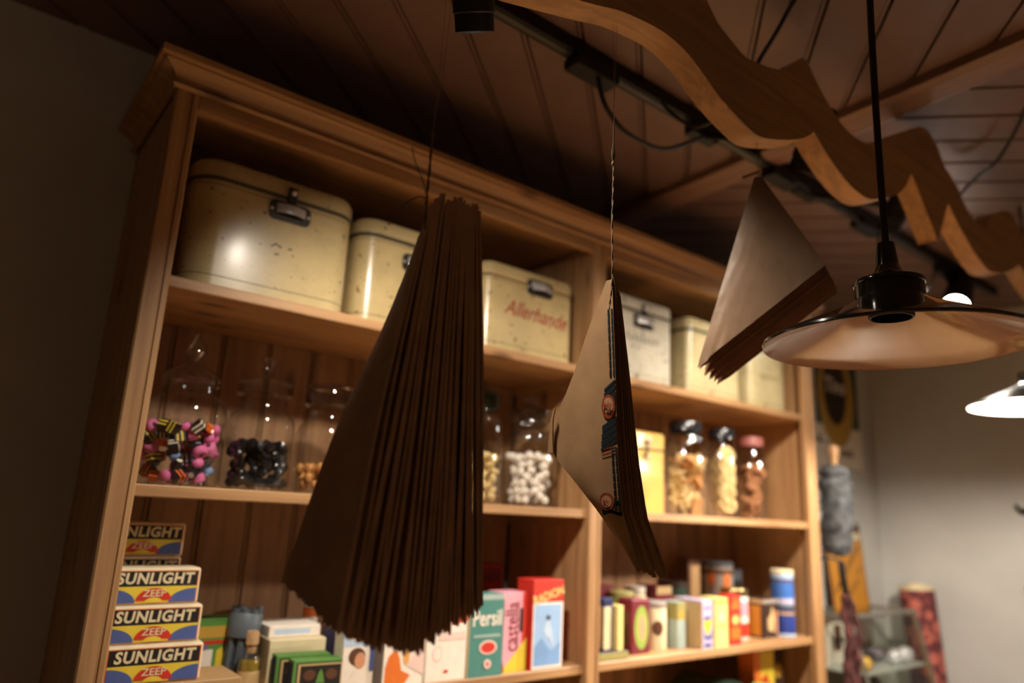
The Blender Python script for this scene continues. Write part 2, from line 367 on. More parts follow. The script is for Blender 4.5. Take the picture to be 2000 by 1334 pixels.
# ================================================================== TRACK AND SPOTS
tr = thing('lighting_track', 'black lighting track fixed to the boarded ceiling', 'light track', (0, 0, 0))
g = G(); g.box(.05, 3.3, 1.000, 1.034, CZ-.034, CZ-.0005, .002); g.obj('rail', black, tr)
G().box(.05, 3.3, 1.010, 1.024, CZ-.036, CZ-.0338).obj('slot', mat('slot_metal', (.08, .075, .07), .35, .5), tr)
for x in (.98, 1.72, 2.22):
    G().box(x-.065, x+.065, .993, 1.041, CZ-.062, CZ-.0355, .004).obj('feed_box', black, tr)
def cable(name, label, pts, r=.0045):
    return tag(G().tube(catmull(pts, 8), r, 8).obj(name, blackg, None, True), label, 'cable')
z_ = CAMZ
cable('power_cable', 'black power cable drooping in a loop from the ceiling track feed box', [(.995, 1.012, CZ-.055), (.99, 1.01, z_+.945), (1.01, 1.005, z_+.88), (1.06, 1.0, z_+.838), (1.136, 1.0, z_+.832), (1.207, 1.0, z_+.845), (1.302, 1.0, z_+.90), (1.38, 1.0, CZ-.045)], .0055)
cable('power_cable', 'thin black cable dangling below the track behind the bag nearest the pendant', [(1.74, .985, CZ-.060), (1.80, .99, z_+.945), (1.87, .995, z_+.938), (1.95, 1.0, z_+.942), (2.03, 1.0, z_+.950), (2.12, 1.0, z_+.942), (2.19, 1.0, z_+.935), (2.235, 1.0, CZ-.060)])
cable('power_cable', 'black cable curving down behind the pendant cord towards the lit spotlight', [(2.26, 1.0, CZ-.06), (2.28, 1.0, z_+.88), (2.36, 1.0, z_+.83), (2.46, 1.0, z_+.815), (2.60, 1.0, z_+.83), (2.70, 1.0, z_+.93), (2.72, 1.01, CZ-.03)])
cable('power_cable', 'straight black cable rising from the carved board to the ceiling near the top edge', [(1.154, .612, CZ+.012), (1.154, .637, z_+1.0), (1.154, .679, z_+.95), (1.153, .719, z_+.905), (1.15, .76, z_+.84), (1.16, .87, z_+.83), (1.19, .97, z_+.92), (1.20, 1.005, CZ-.03)])
cable('power_cable', 'black cable snaking across the ceiling at the right edge of the picture', [(2.20, .76, z_+.93), (2.17, .72, z_+.955), (2.11, .655, z_+.965), (2.05, .60, z_+.955), (2.00, .555, z_+.965), (1.93, .50, z_+.985), (1.86, .455, CZ+.005)])
def spotlight(label, loc, tgt, rec, sc=1.):
    loc = Vector(loc); d = (Vector(tgt)-loc).normalized()
    t = thing('track_spotlight', label, 'spotlight', loc, 0)
    q = Vector((0, 0, 1)).rotation_difference(d).to_matrix()
    M = q.to_3x3()*sc
    g = G(); g.lathe([(.024, -.125), (.028, -.12), (.028, -.035), (.031, -.033), (.031, -.016), (.029, -.014), (.029, .010), (.0265, .010), (.0262, -rec+.001)], (0, 0, 0), 28, True, False, M)
    ho_ = g.obj('housing', black, t, True)
    G().lathe([(.0001, -rec-.004), (.0260, -rec-.004), (.0260, -rec), (.0001, -rec)], (0, 0, 0), 28, True, True, M).obj('lens', mat('lit_lens', (1, .93, .84), .3, 0, .02, 10, 0, .5, 0, 60.), ho_)
    b = -d*.055
    yt = 1.017-loc.y
    G().tube([b, (b.x, yt*.5+b.y*.5, (CZ-.05-loc.z)*.6), (b.x, yt, CZ-.05-loc.z)], .009, 10).obj('stem', black, t)
    G().box(b.x-.05, b.x+.05, yt-.016, yt+.016, CZ-.062-loc.z, CZ-.0355-loc.z, .003).obj('adapter', black, t)
    return t
spotlight('lit black spotlight with glaring lens above the near pendant shade', SPOT_C[0]-(SPOT_C[1]-SPOT_C[0]).normalized()*.012, SPOT_C[1], -.006, 1.55)
spotlight('dark cylindrical spotlight hanging at the top edge above the shelves', SPOT_A[0]-(SPOT_A[1]-SPOT_A[0]).normalized()*.016, SPOT_A[1], .055)
spotlight('black spotlight tucked behind the carved board above the right bay', SPOT_B[0]-(SPOT_B[1]-SPOT_B[0]).normalized()*.016, SPOT_B[1], .055)
spotlight('black spotlight behind the near pendant cord under the carved board', SPOT_D[0]-(SPOT_D[1]-SPOT_D[0]).normalized()*.016, SPOT_D[1], .055)
# ================================================================== PENDANT LAMPS
def pendant(label, loc, top, lit):
    t = thing('pendant_lamp', label, 'pendant lamp', loc)
    out = [(.175, .0), (.1765, .002), (.1755, .005), (.15, .017), (.12, .030), (.09, .043), (.066, .055), (.050, .064), (.046, .068)]
    inn = [(.043, .066), (.064, .053), (.09, .0405), (.12, .0275), (.15, .0145), (.1735, .002), (.175, 0)]
    sh_ = G().lathe(out, seg=72, cap0=False, cap1=False).obj('lamp_shade', enam_out, t, True)
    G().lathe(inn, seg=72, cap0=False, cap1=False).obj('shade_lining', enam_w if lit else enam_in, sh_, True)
    G().lathe([(.046, .066), (.0455, .072), (.0455, .088), (.047, .089), (.0475, .092), (.046, .095), (.038, .097), (.026, .101), (.0185, .110), (.016, .1175), (.0155, .118), (.012, .150), (.0115, .153), (.006, .154)], seg=48).obj('neck', enam_out, t, True)
    zs = .032 if lit else 0.
    so_ = G().lathe([(.030, .078), (.030, .042+zs), (.0285, .040+zs), (.0265, .040+zs), (.0265, .055+zs*.5), (.0001, .055+zs*.5)], seg=32, cap0=True).obj('socket', black, t, True)
    a = Vector((0, 0, .15)); b = Vector(top)-Vector(loc)
    pts = [a, a+(b-a)*.25+Vector((.004, .003, 0)), a+(b-a)*.55+Vector((.008, .004, 0)), a+(b-a)*.8+Vector((.004, 0, 0)), b]
    G().tube(catmull(pts, 6), .0052, 10).obj('cord', blackg, t, True)
    if lit:
        G().sphere((0, 0, .042), .027, 1, 1, 1.15, 10, 20).obj('bulb', glow('lit_bulb', (1, .90, .78), 30.), so_, True)
    return t
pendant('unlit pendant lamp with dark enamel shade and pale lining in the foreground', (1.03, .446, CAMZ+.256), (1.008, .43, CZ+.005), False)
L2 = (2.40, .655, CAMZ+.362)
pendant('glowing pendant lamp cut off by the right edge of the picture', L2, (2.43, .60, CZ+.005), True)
d = bpy.data.lights.new('pendant_light', 'POINT'); d.energy = 70; d.color = (1, .90, .77); d.shadow_soft_size = .029
o = bpy.data.objects.new('pendant_light', d); COL.objects.link(o); o.location = (L2[0], L2[1], L2[2]+.040)
# ================================================================== BOUNCE COUNTER (unseen, added to throw warm light upward)
t = thing('bounce_counter', 'unseen wooden counter added below the lamps to bounce light', 'counter', (1.35, .83, 0))
G().box(-.95, .95, -.33, .33, .90, .94, .006).obj('counter_top', wood('counter_wood', (.40, .22, .09), (.58, .36, .17), 0, .35, 4), t)
G().box(-.92, .92, -.30, .30, 0, .8995, .004).obj('counter_body', pine[2], t)
# ================================================================== PAPER BAG BUNDLES
def sheet_mesh(fn, us, vs, th):
    """two-sided thin sheet from fn(u,v)->(point, normal)"""
    front, back = [], []
    for v in vs:
        for u in us:
            p, n = fn(u, v); front.append(p+n*th*.5); back.append(p-n*th*.5)
    nu, nv = len(us), len(vs); f = []; N = nu*nv
    for j in range(nv-1):
        for i in range(nu-1):
            a = j*nu+i; f.append((a, a+1, a+nu+1, a+nu)); f.append((N+a, N+a+nu, N+a+nu+1, N+a+1))
    edge = [i for i in range(nu)]+[j*nu+nu-1 for j in range(1, nv)]+[(nv-1)*nu+i for i in range(nu-2, -1, -1)]+[j*nu for j in range(nv-2, 0, -1)]
    for k in range(len(edge)):
        a, b = edge[k], edge[(k+1) % len(edge)]; f.append((a, b, N+b, N+a))
    return front+back, f
def lerp_tab(T, x):
    if x <= T[0][0]: return T[0][1]
    for (a, b), (c, d_) in zip(T[:-1], T[1:]):
        if x <= c: return b+(d_-b)*(x-a)/(c-a)
    return T[-1][1]
# --- bundle 1 : big dark bundle, seen on its edges
b1 = thing('paper_bag_bundle', 'large dark brown bundle of paper bags hanging nearest the camera', 'paper bags', (.40, .65, CAMZ))
rb = random.Random(3); NS = 30
botT = [(.29, -.100), (.30, -.108), (.342, -.122), (.38, -.131), (.41, -.134), (.428, -.124), (.455, -.112), (.487, -.096)]
vd = Vector((.52, .854, 0))
for i in range(NS):
    t = i/(NS-1); te = t**.85
    xt = .383+.066*t+rb.uniform(-.001, .001); xb = .318+.169*te+rb.uniform(-.003, .003)
    zt = .330+.020*min(1, t*5)+rb.uniform(-.006, .004)-(.006 if .25 < t < .4 else 0)
    zb = lerp_tab(botT, xb)+rb.uniform(-.005, .004)
    phi = math.radians(-27+30*t**1.3+rb.uniform(-3, 3)) if i else math.radians(-36)
    Ld = .115+rb.uniform(-.01, .01); A1, A2, ph = rb.uniform(-.004, .004), rb.uniform(-.003, .003), rb.uniform(0, 6)
    curl = rb.uniform(-.1, .1); n0 = Vector((math.cos(.0), 0, 0))
    saw = rb.choice((5, 6, 7))
    def fn(u, v, xt=xt, xb=xb, zt=zt, zb=zb, phi=phi, Ld=Ld, A1=A1, A2=A2, ph=ph, i=i, t=t):
        x = xt+(xb-xt)*v+A1*math.sin(math.pi*v)+A2*math.sin(2*math.pi*v+ph)*v
        lead = .0
        a = phi*(.35+.65*v)+.5*curl*u
        dr = Vector((vd.x*math.cos(a)+vd.y*math.sin(a), vd.y*math.cos(a)-vd.x*math.sin(a), 0))
        L_ = Ld*(.45+.55*min(1, v*1.6+.15))
        p = Vector((x-.40, 0, zt+(zb-zt)*v))+dr*L_*u
        if i < 3: p.z += -.030*u*(1-v)+(.034*u)*v*v
        else: p.z += -.008*u*(1-v)
        if v > .999: p.z += .0022*(1 if int(u*12+.5) % 2 else -1)
        return p, Vector((dr.y, -dr.x, 0))
    if i == 0: fn0 = fn
    V, F = sheet_mesh(fn, [k/12 for k in range(13)], [k/12 for k in range(13)], .0028)
    G().add(V, F).obj('paper_bag', paperd, b1, True, False)
# folded base flap on the outermost bag
def fnf(u, v):
    p, n = fn0(u*1.01, .80+.19*v-.02*u); return p+n*-.0016, n
V, F = sheet_mesh(fnf, [0, .25, .5, .75, 1], [0, .5, 1], .001); G().add(V, F).obj('base_flap', paperd, b1, False, False)
def twist(pts, r, amp, turns, ph=0):
    P = catmull(pts, 10); out = []
    for k, p in enumerate(P):
        a = ph+2*math.pi*turns*k/len(P); out.append(p+Vector((math.cos(a)*amp, math.sin(a)*amp, 0)))
    return G().tube(out, r, 6)
o_ = Vector((.40, .65, 0))
lo = lambda x, y, z: (x-.40, y-.65, z)
for ph in (0, math.pi): twist([lo(.377, .648, .30), lo(.376, .648, .335), lo(.3765, .648, .37), lo(.377, .648, .413)], .0009, .0008, 3, ph).obj('twine', twine, b1, True)
G().sphere(lo(.377, .648, .416), .0022, 1, 1, 1.5).obj('knot', twine, b1, True)
for dx in (-.002, .003): G().tube([lo(.377, .648, .415), lo(.3835+dx, .65, .52), lo(.389+dx*2, .655, .665)], .00028, 5).obj('nylon_line', nylon, b1)
G().tube(catmull([lo(.376, .646, .334), lo(.365, .646, .333), lo(.351, .645, .322), lo(.338, .645, .305), lo(.3305, .645, .290)], 6), .0009, 6).obj('twine', twine, b1, True)
G().tube(catmull([lo(.376, .646, .332), lo(.368, .645, .352), lo(.356, .645, .372), lo(.350, .645, .388)], 6), .0006, 6).obj('twine', twine, b1, True)
# --- bundle 2 : pointed bags with a print, hanging edge-on beside bundle 1
b2 = thing('paper_bag_bundle', 'tan bundle of pointed paper bags with blue and red print on its face', 'paper bags', (.70, .67, CAMZ))
nearX = [(-.075, .062), (-.06, .054), (.009, .020), (.08, .010), (.143, .006), (.20, .003), (.324, -.006)]      # x offset of the near edge by height
farY = [(-.066, .002), (-.055, .010), (-.03, .022), (.008, .040), (.05, .080), (.089, .119), (.141, .110), (.18, .084), (.26, .045), (.324, .010)]
NB = 13; rb = random.Random(5)
def b2fn(k, off=0., zt=.324, zb=-.066, jit=(0, 0, 0)):
    def fn(u, v):
        z = zt+(zb-zt)*v
        spread = (.0008+.0036*max(0, (.324-z)/.39)**1.0)*k
        x = lerp_tab(nearX, z)+spread+jit[0]*math.sin(math.pi*v)
        yw = max(.001, lerp_tab(farY, z))
        zz = z+jit[1]*v
        x2 = x-.010*u*u*min(1, yw/.1)-.006*math.sin(math.pi*u)*v+off*-1
        return Vector((x2, yw*u-.002*k*.15+jit[2], zz)), Vector((1, 0, 0))
    return fn
vs2 = [0, .03, .08, .14, .2, .26, .33, .39, .45, .5, .55, .6, .65, .7, .75, .8, .84, .88, .92, .95, .975, 1]
for k in range(NB):
    j = (rb.uniform(-.0012, .0012), rb.uniform(-.004, .006)-.0006*k, rb.uniform(-.002, .002)) if k else (0, 0, 0)
    V, F = sheet_mesh(b2fn(k, 0, .324-(.002*k if k else 0), -.066, j), [u/8 for u in range(9)], vs2, .0009)
    ob_ = G().add(V, F).obj('paper_bag', paper, b2, True, False)
    if k == 0: bag0 = ob_
# side seam flap on the far edge of the first bag
V, F = sheet_mesh(lambda u, v: (Vector((lerp_tab(nearX, .150-.062*v)-.0165, lerp_tab(farY, .150-.062*v)+.003-.011*(1-u)*(.25+.75*v), .150-.062*v)), Vector((1, 0, 0))), [0, .5, 1], [0, .25, .5, .75, 1], .0020)
G().add(V, F).obj('seam_flap', paper, b2, False, False)
def b2print(name, pts, m, off=.0012):
    """pts in (distance from near edge, height): flat ink following the first bag's surface"""
    def P(y, z):
        fx = lerp_tab(farY, z); u = y/max(fx, .02); p, _ = b2fn(0)(0, (.324-z)/.39); x2 = p.x-.010*u*u*min(1, fx/.1)-.006*math.sin(math.pi*min(1, u))*((.324-z)/.39)
        return (x2-off, y, z)
    n = len(pts); f = [P(*q) for q in pts]; G().add(f+[(x+.0003, y, z) for x, y, z in f], [list(range(n)), list(range(2*n-1, n-1, -1))]+[(i, (i+1) % n, n+(i+1) % n, n+i) for i in range(n)]).obj(name, m, bag0)
inkb = mat('ink_blue', (.010, .014, .016), .95, 0, .1, 40, 0, .05); inkr = mat('ink_red', (.17, .035, .015), .95, 0, .1, 40, 0, .05)
for k in range(8): b2print('printed_bar', [(.0065, .282-.012*k), (.0095, .282-.012*k), (.0095, .2715-.012*k), (.0065, .2715-.012*k)], inkb)
for k in range(8): b2print('printed_bar', [(.001, .282-.012*k), (.0035, .282-.012*k), (.0035, .2715-.012*k), (.001, .2715-.012*k)], inkb)
for z0, z1 in ((.184, .180), (.178, .171), (.169, .150), (.134, .124), (.1225, .115), (.1135, .1055), (.104, .100)):
    w_ = .019+.10*(.184-z0)
    b2print('printed_band', [(.0005, z0), (w_, z0-.012), (w_, z1-.012), (.0005, z1)], inkb)
def ell(cy, cz, ry, rz, n=20): return [(cy+ry*math.cos(2*math.pi*k/n), cz+rz*math.sin(2*math.pi*k/n)) for k in range(n)]
b2print('printed_oval', ell(.0125, .1475, .0115, .0165), inkr, .0017)
b2print('printed_oval', ell(.0125, .149, .0085, .011), mat('ink_gap', (.27, .13, .06), .7), .0020)
lettering(bag0, 'Puko', .012, (lerp_tab(nearX, .149)-.0052, .0125, .149), (math.pi/2, 0, -math.pi/2), inkr, .2, .0003, .7)
for k in range(9): b2print('printed_bar', [(.0065, .094-.0095*k), (.0095, .094-.0095*k), (.0095, .086-.0095*k), (.0065, .086-.0095*k)], inkb)
for k in range(9): b2print('printed_bar', [(.001, .094-.0095*k), (.0035, .094-.0095*k), (.0035, .086-.0095*k), (.001, .086-.0095*k)], inkb)
b2print('printed_band', [(.001, .024), (.012, .022), (.020, .010), (.030, .014), (.031, .0045), (.001, .004)], inkb)
b2print('printed_oval', ell(.021, .022, .0115, .0115), inkr, .0017); b2print('printed_oval', ell(.021, .022, .008, .0078), mat('ink_gap', (.27, .13, .06), .7), .0020)
lettering(bag0, 'Puko', .008, (lerp_tab(nearX, .022)-.0085, .021, .022), (math.pi/2, 0, -math.pi/2), inkr, .2, .0002, .7)
for r in range(3): b2print('printed_line', [(.004, .091-.004*r+.004), (.026, .086-.004*r+.004), (.026, .085-.004*r+.004), (.004, .090-.004*r+.004)], inkr)
l2 = lambda x, y, z: (x-.70, y-.67, z)
for ph in (0, math.pi): twist([l2(.691, .672, .28), l2(.692, .668, .325), l2(.690, .668, .40), l2(.691, .668, .47), l2(.690, .668, .52)], .0008, .0008, 7, ph).obj('twine', twine, b2, True)
for dx in (-.003, .003): G().tube(catmull([l2(.690, .668, .50), l2(.690+dx, .668, .515), l2(.690, .668, .53), l2(.691, .668, .565)], 5), .0008, 6).obj('twine', twine, b2, True)
G().sphere(l2(.690, .668, .498), .0026, 1, 1, 1.3).obj('knot', twine, b2, True)
G().tube(catmull([l2(.692, .668, .335), l2(.704, .668, .30), l2(.712, .668, .27), l2(.716, .671, .25)], 5), .0008, 6).obj('twine', twine, b2, True)
for dx in (-.004, .003): G().tube([l2(.6905, .668, .56), l2(.692+dx, .67, .73)], .00028, 5).obj('nylon_line', nylon, b2)
# --- bundle 3 : pale pointed bags facing the camera
A3 = Vector((1.061, .67, .606)); b3 = thing('paper_bag_bundle', 'pale triangular bundle of paper bags hanging left of the near pendant lamp', 'paper bags', (A3.x, A3.y, CAMZ))
uu = Vector((.535, -.845, 0)); stackv = Vector((.93, .30, -.12)); nn = Vector((-.845, -.535, 0))
NB3 = 16; rb = random.Random(9)
for k in range(NB3):
    jx, jz = (rb.uniform(-.003, .003), rb.uniform(-.004, .003)) if k else (0, 0)
    def fn(u, v, k=k, jx=jx, jz=jz):
        # v 0 at the apex, 1 along the lower edge; u across
        s = v; L_ = uu*(-.1092)+Vector((0, 0, .263-.606)); R_ = uu*.1023+Vector((0, 0, .432-.606))
        top = uu*(.006*(u-.5)*2)
        p = top*(1-s)+(L_*(1-u)+R_*u)*s
        e = L_*(1-u)+R_*u
        p += stackv*(.0074*k*s**.8)+Vector((jx*s, 0, jz*s))+nn*(.006*math.sin(math.pi*u)*math.sin(math.pi*s)*(1-.05*k))
        if s > .99 and u < .1: p += Vector((0, 0, .004*(1 if k % 2 else -1)))
        if k == 0: p += nn*s*(.0004*math.sin(23*u+9*s)*math.sin(13*s+7*u)+.0007*math.sin(60*u+9*s*s)*max(0, s-.75)*3*(.5+.5*math.sin(9*u)))
        p.z += .606
        return p, nn
    nq = 40 if k == 0 else 10
    V, F = sheet_mesh(fn, [q/nq for q in range(nq+1)], [q/30 for q in range(31)] if k == 0 else [0, .08, .2, .35, .5, .65, .8, .9, 1], .0010)
    G().add(V, F).obj('paper_bag', papero if k == 0 else paperb, b3, True, False)
G().tube(catmull([(0, 0, .60), (.001, 0, .63), (0, 0, .685)], 5), .0006, 6).obj('twine', twine, b3, True)
G().add(*sheet_mesh(lambda u, v: (uu*(-.026+.034*u)+Vector((0, 0, .606+.004-.006*v+.010*u)), nn), [0, .5, 1], [0, 1], .002)).obj('torn_corner', paperd, b3, False, False)
# ================================================================== GENERIC BOXES
def carton(name, label, cat, x0, x1, yf, depth, z, h, body, decals=(), rz=0., group=None, bevel=.0015, L=()):
    w_ = x1-x0
    t = thing(name, label, cat, ((x0+x1)/2, yf+depth/2, z), math.radians(rz), group)
    bo_ = G().box(-w_/2, w_/2, -depth/2, depth/2, 0, h, bevel).obj('body', body, t)
    for face, D in (('F', decals), ('L', L)):
        for k, d in enumerate(D):
            off = .0003+.00025*k
            W_ = w_ if face == 'F' else depth
            fx = lambda u, v: ((u-.5)*W_, -depth/2-off, v*h) if face == 'F' else (-w_/2-off, (.5-u)*W_, v*h)
            if d[0] == 'text':
                _, s, u, v, size, m, *r = d; rot = r[0] if r else 0; sh = r[1] if len(r) > 1 else 0; bd = r[2] if len(r) > 2 else .0
                sx = r[3] if len(r) > 3 else 1
                lettering(bo_, s, size, fx(u, v), (math.pi/2, math.radians(-rot), 0) if face == 'F' else (math.pi/2, math.radians(-rot), -math.pi/2), m, sh, bd, sx)
                continue
            if d[0] == 'rect': _, u0_, u1_, v0_, v1_, m = d; pts = [(u0_, v0_), (u1_, v0_), (u1_, v1_), (u0_, v1_)]
            elif d[0] == 'ell': _, cu_, cv_, ru, rv, m = d; pts = [(cu_+ru*math.cos(2*math.pi*q/20), cv_+rv*math.sin(2*math.pi*q/20)) for q in range(20)]
            elif d[0] == 'poly': _, pts, m = d
            P = [Vector(fx(*q)) for q in pts]; nv = Vector((0, -1, 0)) if face == 'F' else Vector((-1, 0, 0))
            n = len(P)
            G().add([tuple(p) for p in P]+[tuple(p-nv*(off-.00005)) for p in P], [list(range(n)), list(range(2*n-1, n-1, -1))]+[(i, (i+1) % n, n+(i+1) % n, n+i) for i in range(n)]).obj('print', m, bo_)
    return t
# --- soap cartons
def soap_decals():
    c = C; D = [('rect', .02, .975, .03, .93, c['orange']), ('rect', .03, .965, .05, .91, c['yellow']), ('rect', .03, .965, .50, .91, c['black'])]
    def arc(cx, cy, rx, ry, a0, a1, n=12): return [(cx+rx*math.cos(math.radians(a0+(a1-a0)*k/n)), cy+ry*math.sin(math.radians(a0+(a1-a0)*k/n))) for k in range(n+1)]
    D.append(('poly', [(.03, .05)]+arc(.03, .05, .27, .38, 0, 90), c['blue']))
    D.append(('poly', [(.965, .05)]+arc(.965, .05, .30, .38, 90, 180), c['blue']))
    D.append(('poly', arc(.5, .05, .20, .40, 8, 172), c['red']))
    D.append(('poly', arc(.5, .05, .10, .14, 0, 180), c['yellow']))
    D.append(('text', 'SUNLIGHT', .495, .705, .0250, c['cream'], 0, .10, .0009, .98))
    D.append(('text', 'ZEEP', .5, .30, .0160, c['cream'], 0, .05, .0002, 1.1))
    return D
soap_body = mat('soap_wrap', srgb(225, 208, 172), .7, 0, .12, 25, .2)
SH = .0605
soaps = [(.268, .418, 1.418, 2, 'top soap carton of the front stack beside the left stile'), (.272, .425, 1.402, 0, 'middle soap carton of the front stack beside the left stile'), (.279, .431, 1.386, -1.5, 'lowest visible soap carton of the front stack beside the left stile')]
tray = carton('cardboard_tray', 'flat worn cardboard tray under the front stack of soap cartons', 'tray', .282, .50, 1.372, .11, S3, .0465, C['cardb'])
for k, (a, b, y, rz, lab) in enumerate(soaps):
    carton('soap_carton', lab, 'soap carton', a, b, y, .075, S3+.047+SH*(2-k)+.0003*(2-k), SH-.0006, soap_body, soap_decals(), rz, 'soap cartons with printed fronts', .003)
carton('soap_carton', 'shaded soap carton standing highest in the back row by the left stile', 'soap carton', .262, .404, 1.505, .075, S3+SH*4+.0012, SH-.001, soap_body, soap_decals(), 0, 'soap cartons with printed fronts', .003)
for k in range(4):
    carton('soap_carton', 'soap carton glimpsed right under the shaded top one in the back row' if k == 3 else 'soap carton hidden low in the back row behind the front stack', 'soap carton', .262, .404, 1.505, .075, S3+SH*k+.0003, SH-.0006, soap_body, soap_decals() if k == 3 else (), 0, 'soap cartons of the back row', .003)
# --- left bay, shelf three
carton('comic_box', 'green and yellow printed box with a white label behind the soap cartons', 'box', .462, .552, 1.555, .05, S3, .120, C['green'],
       [('rect', .03, .97, .70, .88, C['gold']), ('rect', .05, .95, .60, .66, C['red']), ('rect', .05, .42, .02, .52, C['white']), ('poly', [(.5, .1), (.75, .3), (.62, .55), (.5, .5)], C['yellow']), ('ell', .2, .56, .1, .05, C['purple']), ('poly', [(.7, .05), (.9, .05), (.85, .55), (.72, .4)], C['red'])], 3)
t = thing('wrapped_bundle', 'grey-blue paper-wrapped bundle of sticks standing on the shelf', 'bundle', (.543, 1.53, S3)); t.rotation_euler = (math.radians(-4), math.radians(5), 0)
rg = random.Random(4); gm = mat('grey_sticks', (.075, .09, .11), .5, 0, .3, 60)
for k in range(16):
    a = 2*math.pi*k/16*1.0; rr = .022 if k % 2 else .012
    G().tube([(rr*math.cos(a), rr*.8*math.sin(a), 0.0), (rr*1.15*math.cos(a), rr*.9*math.sin(a), .140+rg.uniform(-.004, .006))], .0062, 6).obj('stick', gm, t, True)
G().lathe([(.031, .085), (.032, .088), (.032, .128), (.030, .131)], (0, 0, 0), 20, False, False).obj('paper_band', mat('grey_band', (.10, .12, .14), .5), t, True)
t = thing('corked_bottle', 'small glass bottle with cork and amber liquid beside the grey bundle', 'bottle', (.541, 1.455, S3))
G().lathe([(.019, 0), (.020, .003), (.020, .052), (.017, .060), (.011, .068), (.010, .073), (.012, .075), (.012, .081), (.010, .082)], seg=24, cap1=False).obj('glass', glassm, t, True)
G().lathe([(.018, .003), (.018, .052), (.016, .058)], seg=24).obj('liquid', mat('amber_liquid', (.30, .20, .03), .1), t, True)
G().lathe([(.0205, .006), (.0205, .040)], seg=24, cap0=False, cap1=False).obj('label_band', C['beige'], t, True)
G().lathe([(.0092, .070), (.0095, .085), (.0125, .086), (.0120, .107), (.0105, .109)], seg=18).obj('cork', mat('cork', (.42, .25, .12), .9, 0, .25, 90), t, True)
carton('white_carton', 'lower cream carton with blue print beside the grey bundle', 'carton', .590, .705, 1.475, .12, S3, .085, C['cream'], [], -4)
carton('white_carton', 'upper white carton with pale blue lettering on the cream carton', 'carton', .592, .700, 1.50, .10, S3+.0855, .022, C['white'], [('rect', .1, .8, .25, .7, C['skyl'])], -2)
for k, (a, b, y, lab) in enumerate(((.606, .714, 1.392, 'green-edged box with dark framed front panel at the bottom edge'), (.588, .694, 1.432, 'second green-edged box standing behind the framed one'))):
    carton('green_box', lab, 'box', a, b, y, .034, S3, .060+.003*k, C['green'], [('rect', .06, .94, .05, .92, C['greend']), ('rect', .09, .91, .08, .88, C['beige']), ('rect', .13, .87, .11, .83, C['black']), ('ell', .3, .55, .11, .16, C['brown']), ('ell', .7, .55, .11, .16, C['brown']), ('poly', [(.42, .3), (.58, .3), (.54, .6), (.5, .72), (.46, .6)], C['green'])], -6, None, .001, [('rect', .1, .9, .04, .9, C['navy'])])
t = thing('capped_tube', 'white tube with a blue cap standing behind the cartons', 'tube', (.716, 1.595, S3))
G().lathe([(.014, 0), (.016, .004), (.016, .13), (.013, .137)], seg=20).obj('body', C['white'], t, True); G().lathe([(.0165, .138), (.022, .141), (.022, .160), (.018, .166)], seg=20).obj('cap', C['tealb'], t, True)
G().lathe([(.0162, .11), (.0162, .13)], seg=20, cap0=False, cap1=False).obj('band', C['orange'], t, True)
carton('detergent_box', 'navy and orange patterned box half hidden under the big bag bundle', 'box', .735, .815, 1.50, .06, S3, .098, C['navy'], [('rect', 0, .14, .0, 1, C['orange']), ('ell', .55, .75, .3, .2, C['orange']), ('rect', .2, .95, .35, .5, C['white'])], 0)
carton('detergent_box', 'white box with a child portrait beside the green-edged boxes', 'box', .700, .768, 1.385, .045, S3, .110, C['white'], [('rect', .0, 1, .72, 1, C['skyl']), ('ell', .5, .92, .35, .1, C['white']), ('ell', .45, .55, .26, .15, C['brown']), ('ell', .55, .48, .17, .14, C['skin']), ('poly', [(.2, .05), (.8, .05), (.7, .32), (.4, .34)], C['white']), ('rect', .85, .98, .3, .75, C['blue'])], -3)
carton('detergent_box', 'white box with a large orange leaf shape', 'box', .782, .874, 1.368, .05, S3, .094, C['white'], [('poly', [(.05, .05), (.55, .05), (.68, .22), (.45, .32), (.4, .55), (.3, .78), (.12, .62), (.05, .4)], C['orange']), ('ell', .56, .62, .08, .2, mat('print_peach', srgb(240, 175, 100), .5)), ('poly', [(.6, .4), (1, .2), (1, .9), (.85, .8)], C['pinkl'])], -2, None, .001, [('rect', .05, .95, .02, .98, C['grey'])])
carton('detergent_box', 'tall white box with faint pink ring mark on its front', 'box', .879, .981, 1.366, .05, S3, .132, C['white'], [('ell', .27, .42, .13, .13, C['pinkl']), ('ell', .27, .42, .09, .09, C['white']), ('ell', .50, .15, .06, .025, C['red']), ('rect', .3, .95, .62, .74, C['pinkl']), ('poly', [(.6, .86), (.98, .9), (.98, 1), (.62, 1)], C['red'])], 0)
carton('detergent_box', 'teal detergent box with white Persil lettering and red oval', 'detergent box', .986, 1.080, 1.364, .05, S3, .172, C['teal'], [('rect', 0, 1, .93, 1, C['lightblue']), ('text', 'Persil', .50, .70, .047, C['white'], 0, 0, .0007, .80), ('rect', .12, .9, .475, .505, C['lightblue']), ('ell', .55, .35, .26, .085, C['pinkl']), ('ell', .55, .35, .21, .065, C['red']), ('ell', .55, .15, .10, .055, C['pinkl']), ('ell', .55, .15, .04, .03, C['red'])], 0, None, .001, [('rect', .0, 1, 0, 1, C['cream'])])
carton('detergent_box', 'pink box with vertical dark lettering and a yellow corner', 'detergent box', 1.086, 1.158, 1.376, .06, S3, .172, C['pink'], [('rect', .80, 1, .0, 1, C['red']), ('poly', [(.0, 0), (1, 0), (1, .42), (.12, .06)], C['yellow']), ('poly', [(0, .02), (.1, .0), (.1, .06), (0, .2)], C['redd']), ('text', 'castella', .40, .57, .056, C['maroon'], 90, 0, 0, .66), ('rect', .70, .82, .5, .8, C['black'])], 0, None, .001)
